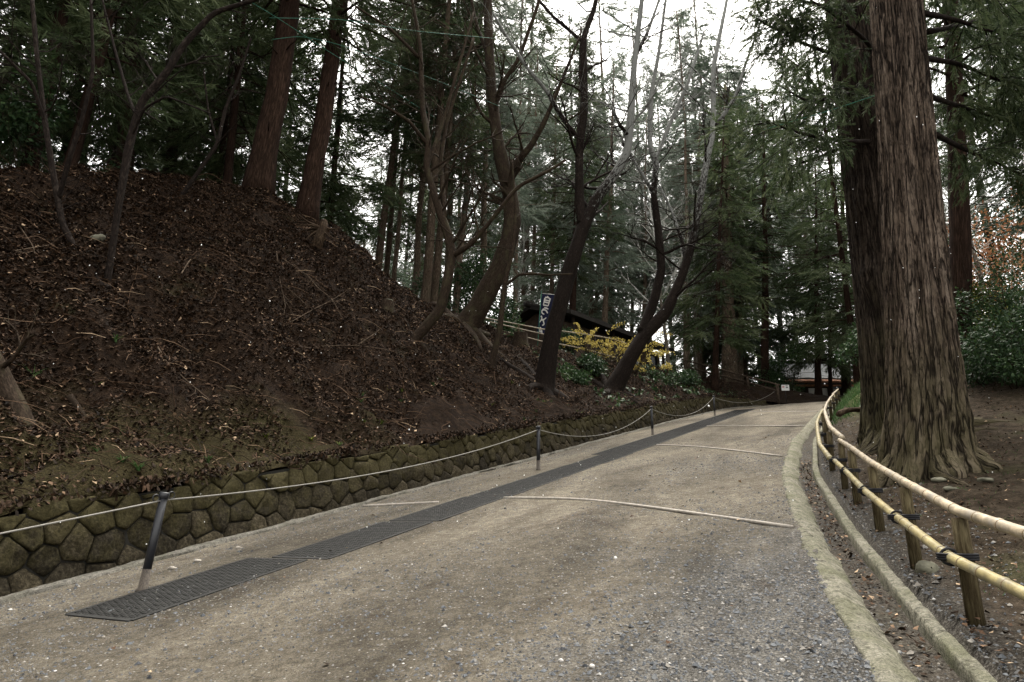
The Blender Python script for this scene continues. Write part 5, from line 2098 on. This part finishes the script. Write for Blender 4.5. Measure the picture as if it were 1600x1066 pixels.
for k in range(34):
    s_, d_ = random.uniform(2.5, 26), random.uniform(.12, 1.6) ** 1.0
    x_, y_ = to_xy(s_, float(Lw(s_)) - d_)
    g = np.random.default_rng(300 + k)
    mb = MB()
    P_ = np.array([x_, y_, ground(x_, y_) - .01])
    for _ in range(14):
        az = g.uniform(0, 6.28)
        h = np.array([math.cos(az), math.sin(az), 0])
        sd = np.array([-h[1], h[0], 0]) * .007
        L = g.uniform(.08, .2)
        V = []
        for q in (0, .4, .75, 1):
            c = P_ + h * L * .8 * q ** 1.4 + np.array([0, 0, L * (q - .5 * q * q)])
            V += [c - sd * (1 - q * .9), c + sd * (1 - q * .9)]
        T = np.clip(g.normal(.5, .25), 0, 1)
        mb.add(V, np.array([[0, 1, 3, 2], [2, 3, 5, 4], [4, 5, 7, 6]]), 0, tint=(T, T, T), smooth=False)
    tag(mb.build("grass_tuft", M['grass' if k % 3 else 'lime'], origin=P_), "little green tuft among the leaves above the retaining wall", "grass tuft", "small tufts above the wall")

# ------------------------------------------------------------------ loose wood: stumps, sticks, stones
def rock(px, py, r, label, seed, mat='rock', flat=.6, cat="stone", name="rock", P=None, group=None):
    p = hit(px, py) if P is None else np.asarray(P)
    g = np.random.default_rng(seed)
    u = np.linspace(0, math.pi, 11)
    a = np.linspace(0, 2 * math.pi, 17)[:-1]
    U, A = np.meshgrid(u, a, indexing='ij')
    D = np.stack([np.sin(U) * np.cos(A), np.sin(U) * np.sin(A), np.cos(U)], -1)
    rr = r * (1 + .28 * fbm(D[..., 0] * 1.3 + seed, D[..., 1] * 1.3, D[..., 2] * 1.3, seed, 3))
    V = D * rr[..., None] * [1, g.uniform(.7, 1), flat]
    V = V.reshape(-1, 3) + p + [0, 0, r * flat * .35]
    F = []
    for i in range(10):
        for j in range(16):
            F.append([i * 16 + j, (i + 1) * 16 + j, (i + 1) * 16 + (j + 1) % 16, i * 16 + (j + 1) % 16])
    mb = MB()
    mb.add(V, np.array(F), 0)
    o = mb.build(name, M[mat], origin=p)
    tag(o, label, cat, group)
    return o


def up_plane(px, py):
    d = ray(px, py)
    s_, l_ = to_sl(d[0], d[1])
    t = 1.56 / (.19 * s_ - d[2])
    x, y = d[0] * t, d[1] * t
    s, l = to_sl(x, y)
    return np.array([x, y, road_top(s, l)])


rock(1447, 893, .085, "fist-sized mossy grey rock at the foot of a bamboo fence post", 1, flat=.75)
rock(152, 375, .13, "pale lichen-covered rock between the dark saplings on the left bank", 2, 'rock', .6)
rock(1485, 765, .07, "flat stone in front of the giant cedar's roots", 3, flat=.4)
rock(1540, 752, .09, "flat mossy stone by the right root of the giant cedar", 4, flat=.4)
rock(1470, 752, .10, "mossy flat stone just left of the others by the giant cedar", 5, flat=.35)
rock(0, 0, .015, "small white pebble lying on the road near the bottom of the picture" , 6, 'pebble', .7, P=up_plane(877, 1038))
rock(0, 0, .018, "pinkish-white pebble beside a dead leaf on the near road", 7, 'pebble', .7, P=up_plane(925, 1047))
rock(0, 0, .015, "pale round pebble on the dark gravel at lower right", 8, 'pebble', .7, P=up_plane(1222, 1036))
rock(0, 0, .045, "tan stone by the kerb just right of the nearest rope post", 9, 'bar', .5, P=up_plane(269, 889))
rock(0, 0, .045, "second tan stone along the kerb right of the nearest rope post", 10, 'bar', .5, P=up_plane(309, 877))
rock(0, 0, .04, "tan stone farthest along the kerb from the nearest rope post", 11, 'bar', .5, P=up_plane(372, 857))


def stick(pts, r, label, seed=0, off=.06, mat='stick', forks=2):
    g = np.random.default_rng(seed)
    P = []
    for px, py in pts:
        h = hit(px, py)
        if h is None:
            return
        d = h / np.linalg.norm(h)
        P.append(h - d * off + np.array([0, 0, off * .5]))
    C = curve(np.array(P), 24)
    mb = MB()
    mb.tube(C, np.linspace(r, r * .45, 24), 7, 0, wob=.12, z0=seed)
    for k in range(forks):
        i = int(g.uniform(.3, .9) * 22)
        d = C[i + 1] - C[i]
        twigs(mb, C[i], d / np.linalg.norm(d) + g.normal(0, .5, 3), g.uniform(.3, .7), r * .5, g, 1, None, .05, .4, 4, (1, 2))
    o = mb.build("fallen_branch", M[mat], origin=C[0])
    tag(o, label, "branch", "bare branches lying on the bank")


stick([(432, 395), (437, 440), (446, 480), (443, 495)], .011, "thin bare branch bending down right above the middle of the bank", 1)
stick([(440, 405), (470, 425), (488, 438), (478, 448)], .010, "thin bare branch arching right just below the uprooted stump", 2)
stick([(430, 440), (447, 450), (470, 470), (480, 480)], .009, "thin bare branch below the arching one on the bank", 3)
stick([(283, 430), (295, 410), (316, 393)], .014, "pale curved stick alone on the left bank", 4)
stick([(246, 545), (262, 572), (300, 605), (328, 628)], .014, "long pale stick lying downhill in the middle of the left bank", 5)
stick([(446, 530), (480, 548), (510, 542), (560, 542), (605, 548), (632, 558)], .012, "long thin branch trailing right across the bank", 6)
stick([(478, 430), (497, 452), (520, 470), (535, 500)], .011, "bare branch sloping right below the uprooted stump", 7)
stick([(455, 505), (490, 485), (520, 470), (548, 452)], .010, "bundle-like branch crossing below the uprooted stump", 8, forks=4)
stick([(560, 540), (590, 520), (610, 495)], .012, "thin stick leaning toward the small cut stump", 9)
stick([(30, 356), (50, 385), (55, 400)], .012, "short stick below the forked dark sapling at the left", 10)
stick([(108, 620), (130, 650), (158, 672)], .055, "rotten log half buried low on the left bank", 11, 0.02, 'bark_cherry', 0)
stick([(355, 300), (385, 325), (408, 355)], .012, "thin branch hanging over the crest below the reddish cedar", 12)
stick([(20, 395), (80, 385), (130, 390)], .010, "long thin stick lying across the far left of the bank", 13)

# uprooted stump on the shoulder of the mound
p = hit(498, 372)
g_ = np.random.default_rng(77)
st_e = empty("uprooted_stump", p, "pale uprooted stump with splayed roots on the shoulder of the bank", "stump")
dcam = -p / np.linalg.norm(p)
mb = MB()
c0 = p + dcam * .30 + np.array([0, 0, .15])
mb.tube(curve([c0 + np.array([.10, 0, .35]), c0 + np.array([.14, -.1, .1]), c0 + np.array([.05, -.15, -.25]), c0 + np.array([-.05, 0, -.5])], 16), np.linspace(.10, .15, 16), 12, 0, wob=.3, seed=4)
mb.build("stem", M['wood_raw'], st_e)
for k in range(11):
    az = g_.uniform(2.0, 4.6) if k < 8 else g_.uniform(-.6, .6)
    d = np.array([math.cos(az) * 1.0, -.35 + g_.normal(0, .25), math.sin(az) * .7])
    L = g_.uniform(.35, .9)
    q = [c0 + np.array([.08, -.05, .12]), c0 + d * L * .5 + g_.normal(0, .05, 3), c0 + d * L + np.array([0, 0, -.12])]
    mb = MB()
    mb.tube(curve(q, 12), np.linspace(g_.uniform(.03, .055), .008, 12), 7, 0, wob=.2, seed=k)
    mb.build("root", M['wood_raw'], st_e)
# small cut stump and an older one by the fence
for (px, py, r, hh, lab) in ((604, 482, .17, .22, "small mossy cut stump on the bank right of the uprooted one"), (812, 530, .28, .45, "old broken stump below the bamboo rail fence")):
    p = hit(px, py)
    if p is None:
        p = at(px, py, 27)
        p[2] = ground(p[0], p[1])
    e = empty("cut_stump", p, lab, "stump")
    mb = MB()
    mb.tube([p + [0, 0, -.2], p + [0, 0, .05], p + [.02, 0, hh]], [r * 1.35, r * 1.08, r * .95], 16, 0, wob=.15, cap=False)
    mb.build("bark", M['bark_cherry'], e)
    mb = MB()
    mb.tube([p + [.02, 0, hh - .03], p + [.02, 0, hh + .012]], [r * .9, r * .88], 16)
    mb.build("cut_face", M['rock'], e)

# ------------------------------------------------------------------ leaf litter, gravel, grass, snow
def scatter_leaves(name, pts, nrm_tilt, size, seed, tone=(.45, .25), mat='litter', label=None, cat=None):
    g = np.random.default_rng(seed)
    n = len(pts)
    th = g.uniform(0, 6.28, n)
    a = np.stack([np.cos(th), np.sin(th), g.normal(0, nrm_tilt, n)], -1)
    b = np.stack([-np.sin(th), np.cos(th), g.normal(0, nrm_tilt, n)], -1)
    L = size * g.uniform(.5, 1.35, n)[:, None]
    W = L * g.uniform(.28, .5, n)[:, None]
    k = np.array([0, 0, 1.0]) * L * g.uniform(-.1, .35, n)[:, None]
    P = pts + np.array([0, 0, .012]) + np.array([0, 0, 1.0]) * g.uniform(0, .035, n)[:, None]
    V = np.stack([P - a * L * .5 + k * .6, P - b * W, P + a * L * .5 + k, P + b * W], 1)
    T = np.clip(g.normal(tone[0], tone[1], n), 0, 1)
    T = np.repeat(T, 4)
    mb = MB()
    mb.add(V.reshape(-1, 3), np.arange(n * 4).reshape(-1, 4), 0, tint=np.stack([T] * 3, -1), smooth=False)
    o = mb.build(name, M[mat])
    if label:
        tag(o, label, cat)
    o["kind"] = "stuff"
    return o


g_ = np.random.default_rng(5)
n = 330000
s = 1.5 + 44 * g_.uniform(0, 1, n) ** 1.5
d = .1 + 10.5 * g_.uniform(0, 1, n) ** .8
dens = vnoise(s / .9, d / .7, 0, 88) + .35 * vnoise(s / .3, d / .3, 0, 89) + np.clip(d / 2.4, 0, 1) * 1.0 - .28 - .25 * np.clip((6 - s) / 6, 0, 1)
ok = dens > g_.uniform(-.4, .4, n)
s, d = s[ok], d[ok]
x, y = to_xy(s, Lw(s) - d)
scatter_leaves("leaf_litter", np.stack([x, y, G(x, y)], -1), .5, .056, 6, (.42, .27), label="brown dead leaves covering the bank", cat="leaf litter")
# leaves and moss hanging over the wall top
n = 16000
s = -1 + 44 * g_.uniform(0, 1, n) ** 1.2
d = g_.normal(.10, .09, n)
x, y = to_xy(s, Lw(s) - np.clip(d, -.06, .5))
z = road_z(s) + wall_h(s) + .02 * g_.normal(0, 1, n) + np.clip(d, -.06, .1) * .6
ok = (vnoise(s / .4, d * 0, 0, 103) > g_.uniform(-.9, .5, n))
scatter_leaves("leaf_litter", np.stack([x, y, z], -1)[ok], .8, .05, 16, (.34, .2), label="dead leaves spilling over the top of the wall", cat="leaf litter")
# thin twigs, dead cedar sprigs and longer bare branches among the leaves
n = 15000
s = 2 + 30 * g_.uniform(0, 1, n) ** 1.3
d = .3 + 9.5 * g_.uniform(0, 1, n)
x, y = to_xy(s, Lw(s) - d)
P = np.stack([x, y, G(x, y)], -1)
mb = MB()
for k in range(n):
    az = g_.uniform(0, 6.28)
    L = g_.uniform(.12, .55) if k % 40 else g_.uniform(.7, 1.5)
    hd = np.array([math.cos(az), math.sin(az), 0]) * L
    e1 = P[k] + hd
    e1[2] = float(P[k][2]) + g_.uniform(-.06, .16) * L * 2 + (hd[0] * -.55 + hd[1] * .3) * .6
    r = g_.uniform(.003, .0065) if k % 40 else g_.uniform(.005, .0085)
    T = np.clip(g_.normal(.5, .25), 0, 1) if k % 40 else g_.uniform(.55, .9)
    if k % 40:
        mb.tube([P[k] + [0, 0, .02], (P[k] + e1) / 2 + [0, 0, .05], e1 + [0, 0, .02]], [r, r, r * .5], 3, 0, tint=(T, T, T), cap=False)
    else:
        C = curve([P[k], P[k] * .65 + e1 * .35 + g_.normal(0, .12, 3), P[k] * .35 + e1 * .65 + g_.normal(0, .12, 3), e1], 14)
        C[:, 2] = np.maximum(G(C[:, 0], C[:, 1]) + .015, C[:, 2] - .05)
        mb.tube(C, np.linspace(r, r * .4, 14), 4, 0, tint=(T, T, T), cap=False)
o = mb.build("twig_branch_litter", M['litter'])
tag(o, "thin dead twigs and longer bare branches strewn over the bank", "twigs", kind="stuff")

# litter on the right-hand ground, in the gutter and a little on the road
n = 15000
s = 1.5 + 16 * g_.uniform(0, 1, n) ** 1.4
r = .6 + 6 * g_.uniform(0, 1, n) ** 1.5
ok = vnoise(s / .5, r / .5, 0, 91) + .5 * np.clip(r - 1, -1, 1) > g_.uniform(-.6, .8, n)
s, r = s[ok], r[ok]
x, y = to_xy(s, Rr(s) + r)
z = G(x, y)
n2 = 900
s2 = 2 + 12 * g_.uniform(0, 1, n2)
r2 = g_.uniform(.22, .40, n2)
x2, y2 = to_xy(s2, Rr(s2) + r2)
P = np.concatenate([np.stack([x, y, z], -1), np.stack([x2, y2, road_z(s2) - .075], -1)])
scatter_leaves("leaf_litter", P, .35, .034, 8, (.55, .28), label="small dead leaves on the ground by the giant cedars", cat="leaf litter")
n = 130
s = 3 + 16 * g_.uniform(0, 1, n)
l = Rr(s) - (Rr(s) - Lw(s)) * g_.uniform(0, 1, n) ** 1.2
x, y = to_xy(s, l)
scatter_leaves("leaf_litter", np.stack([x, y, [road_top(a_, b_) for a_, b_ in zip(s, l)]], -1), .2, .05, 9, (.62, .2), label="scattered dead leaves lying on the road", cat="leaf litter")


def scatter_stones(name, P, R_, seed, label, tone=(.5, .25)):
    g = np.random.default_rng(seed)
    base = np.array([[1, 0, 0], [.3, .95, .05], [-.8, .5, 0], [-.75, -.6, 0], [.35, -.9, 0], [.15, .1, .75], [-.3, -.1, .6]])
    F = np.array([[0, 1, 5], [1, 2, 5], [2, 6, 5], [2, 3, 6], [3, 4, 6], [4, 5, 6], [4, 0, 5]])
    n = len(P)
    th = g.uniform(0, 6.28, n)
    c, s = np.cos(th), np.sin(th)
    B = base[None] * R_[:, None, None] * g.uniform(.6, 1.2, (n, 1, 3)) + g.normal(0, .12, (n, 7, 3)) * R_[:, None, None]
    V = np.stack([B[..., 0] * c[:, None] - B[..., 1] * s[:, None], B[..., 0] * s[:, None] + B[..., 1] * c[:, None], B[..., 2]], -1) + P[:, None]
    T = np.repeat(np.clip(g.normal(tone[0], tone[1], n), 0, 1), 7)
    mb = MB()
    mb.add(V.reshape(-1, 3), (np.arange(n)[:, None, None] * 7 + F[None]).reshape(-1, 3), 0, tint=np.stack([T] * 3, -1), smooth=False)
    o = mb.build(name, M['gravel'])
    tag(o, label, "gravel", kind="stuff")



n = 150000
s = 2.6 + 17 * g_.uniform(0, 1, n) ** 2.0
w = Rr(s) - Lw(s)
l = Rr(s) - .02 - (w - .35) * g_.uniform(0, 1, n) ** 1.3
den = np.exp(-((s - 4.6) / 2.4) ** 2) * np.clip((l + 3.0) / 1.8, 0, 1) * 1.0 + .35 * vnoise(s / 1.1, l / .8, 0, 95) + .22 + .4 * np.exp(-((l - Lw(s) - .7) / .5) ** 2) \
    + .45 * np.exp(-((s - 13.5) / 1.7) ** 2) * np.exp(-((l + 3) / 1.3) ** 2)
ok = den > g_.uniform(0, 1.05, n)
s, l = s[ok], l[ok]
x, y = to_xy(s, l)
rad = np.clip(np.exp(g_.normal(-5.05, .52, len(s))), .002, .024)
scatter_stones("gravel", np.stack([x, y, road_tops(s, l)], -1), rad, 3, "loose grey and tan gravel strewn over the road", (.33, .23))
n = 9000
s = 2 + 16 * g_.uniform(0, 1, n) ** 1.6
r = np.where(g_.uniform(0, 1, n) < .3, g_.uniform(.2, .41, n), .58 + .9 * g_.uniform(0, 1, n) ** 1.6)
x, y = to_xy(s, Rr(s) + r)
z = np.where(r < .5, road_z(s) - .078, G(x, y))
scatter_stones("gravel", np.stack([x, y, z], -1), np.clip(np.exp(g_.normal(-4.9, .5, n)), .003, .03), 4, "small stones in the gutter and along the fence", (.38, .22))

# grass on the mossy mound by the fence end and sparse green on the right-hand ground
n = 16000
s = g_.uniform(17.5, 38, n)
r = .75 + 3.4 * g_.uniform(0, 1, n) ** 1.1
ok = vnoise(s / 1.3, r / .7, 0, 97) + np.clip((s - 19) / 5, -.6, .8) > g_.uniform(-.3, .9, n)
s, r = s[ok], r[ok]
n3 = 1600
s = np.concatenate([s, 2.5 + 9 * g_.uniform(0, 1, n3)])
r = np.concatenate([r, .9 + 5 * g_.uniform(0, 1, n3)])
x, y = to_xy(s, Rr(s) + r)
P = np.stack([x, y, G(x, y) - .01], -1)
n = len(P)
hh = np.where(s < 16, .035, .16) * g_.uniform(.5, 1.3, n)
az = g_.uniform(0, 6.28, n)
wv = np.stack([np.cos(az), np.sin(az), az * 0], -1) * np.where(s < 16, .006, .009)[:, None]
tp = P + np.stack([g_.normal(0, .5, n) * hh, g_.normal(0, .5, n) * hh, hh], -1)
V = np.stack([P - wv, P + wv, tp], 1)
T = np.repeat(np.clip(g_.normal(.5, .22, n), 0, 1), 3)
mb = MB()
mb.add(V.reshape(-1, 3), np.arange(n * 3).reshape(-1, 3), 0, tint=np.stack([T] * 3, -1), smooth=False)
tag(mb.build("grass", M['grass']), "short green grass on the mound at the fence end", "grass", kind="stuff")
# low green cover on the far part of the bank
n = 5200
s = g_.uniform(23, 44, n)
d = .3 + 4.6 * g_.uniform(0, 1, n)
ok = vnoise(s / 1.5, d / 1.0, 0, 99) + .02 * (s - 30) > g_.uniform(-.3, .6, n)
s, d = s[ok], d[ok]
x, y = to_xy(s, Lw(s) - d)
scatter_leaves("ground_cover", np.stack([x, y, G(x, y) + .05 * g_.uniform(0, 1, len(s))], -1), .6, .15, 12, (.5, .22), mat='broad', label="low green plants covering the far end of the bank", cat="ground cover")

# a few flakes of falling snow
n = 420
px_, py_ = g_.uniform(-100, 1700, n), g_.uniform(-60, 1000, n)
t_ = 2.5 + 14 * g_.uniform(0, 1, n) ** .8
P = np.stack([(px_ - 800) / FPX * t_, (CP - (533 - py_) / FPX * SP) * t_, (SP + (533 - py_) / FPX * CP) * t_], -1)
P = P[P[:, 2] > G(P[:, 0], P[:, 1]) + .05]
n = len(P)
rad = g_.uniform(.0018, .0048, n) * (1 + np.linalg.norm(P, axis=1) * .08)
o8 = np.array([[1, 0, 0], [-1, 0, 0], [0, 1, 0], [0, -1, 0], [0, 0, 1], [0, 0, -1]])
F8 = np.array([[0, 2, 4], [2, 1, 4], [1, 3, 4], [3, 0, 4], [2, 0, 5], [1, 2, 5], [3, 1, 5], [0, 3, 5]])
mb = MB()
mb.add((P[:, None] + o8[None] * rad[:, None, None]).reshape(-1, 3), (np.arange(n)[:, None, None] * 6 + F8[None]).reshape(-1, 3), 0)
tag(mb.build("snowflakes", M['snow']), "small snowflakes drifting through the air", "snow", kind="stuff")

# ------------------------------------------------------------------ green cables strung between the trees
def cable(pts, label, r=.007):
    P = np.array([at(*p) for p in pts])
    C = curve(P, 20)
    mb = MB()
    mb.tube(C, r, 5)
    tag(mb.build("cable", M['wire']), label, "cable", "green cables strung between trees")


cable([(1192, 203, 11.5), (1290, 175, 11), (1372, 148, 10.6), (1420, 128, 10.2)], "thin green cable tied to the giant cedar, crossing the second cedar")
cable([(395, 5, 19), (440, 32, 19), (520, 85, 20), (600, 133, 21), (681, 185, 22)], "green cable sloping down right from the top of the thick reddish cedar", .008)
cable([(420, 28, 19), (534, 30, 20), (640, 48, 21), (770, 60, 22)], "nearly level green cable high above the mound", .008)
cable([(425, 62, 19), (470, 56, 19.5), (534, 70, 20), (694, 130, 22), (780, 166, 24)], "green cable crossing the tall trunks toward the big curved tree", .008)

# ------------------------------------------------------------------ haze
HAZE = 0.0
if HAZE > 0:
    mb = MB()
    mb.box((0, 40, 20), (260, 260, 62), 0, bevel=False)
    t = NT("thin winter haze")
    t.n.remove(t.p)
    pv = t.n.new("ShaderNodeVolumePrincipled")
    pv.inputs['Color'].default_value = (.9, .92, .93, 1)
    pv.inputs['Density'].default_value = HAZE
    pv.inputs['Anisotropy'].default_value = .35
    t.link(pv.outputs[0], t.out.inputs['Volume'])
    o = mb.build("haze", t.m)
    o["kind"] = "stuff"
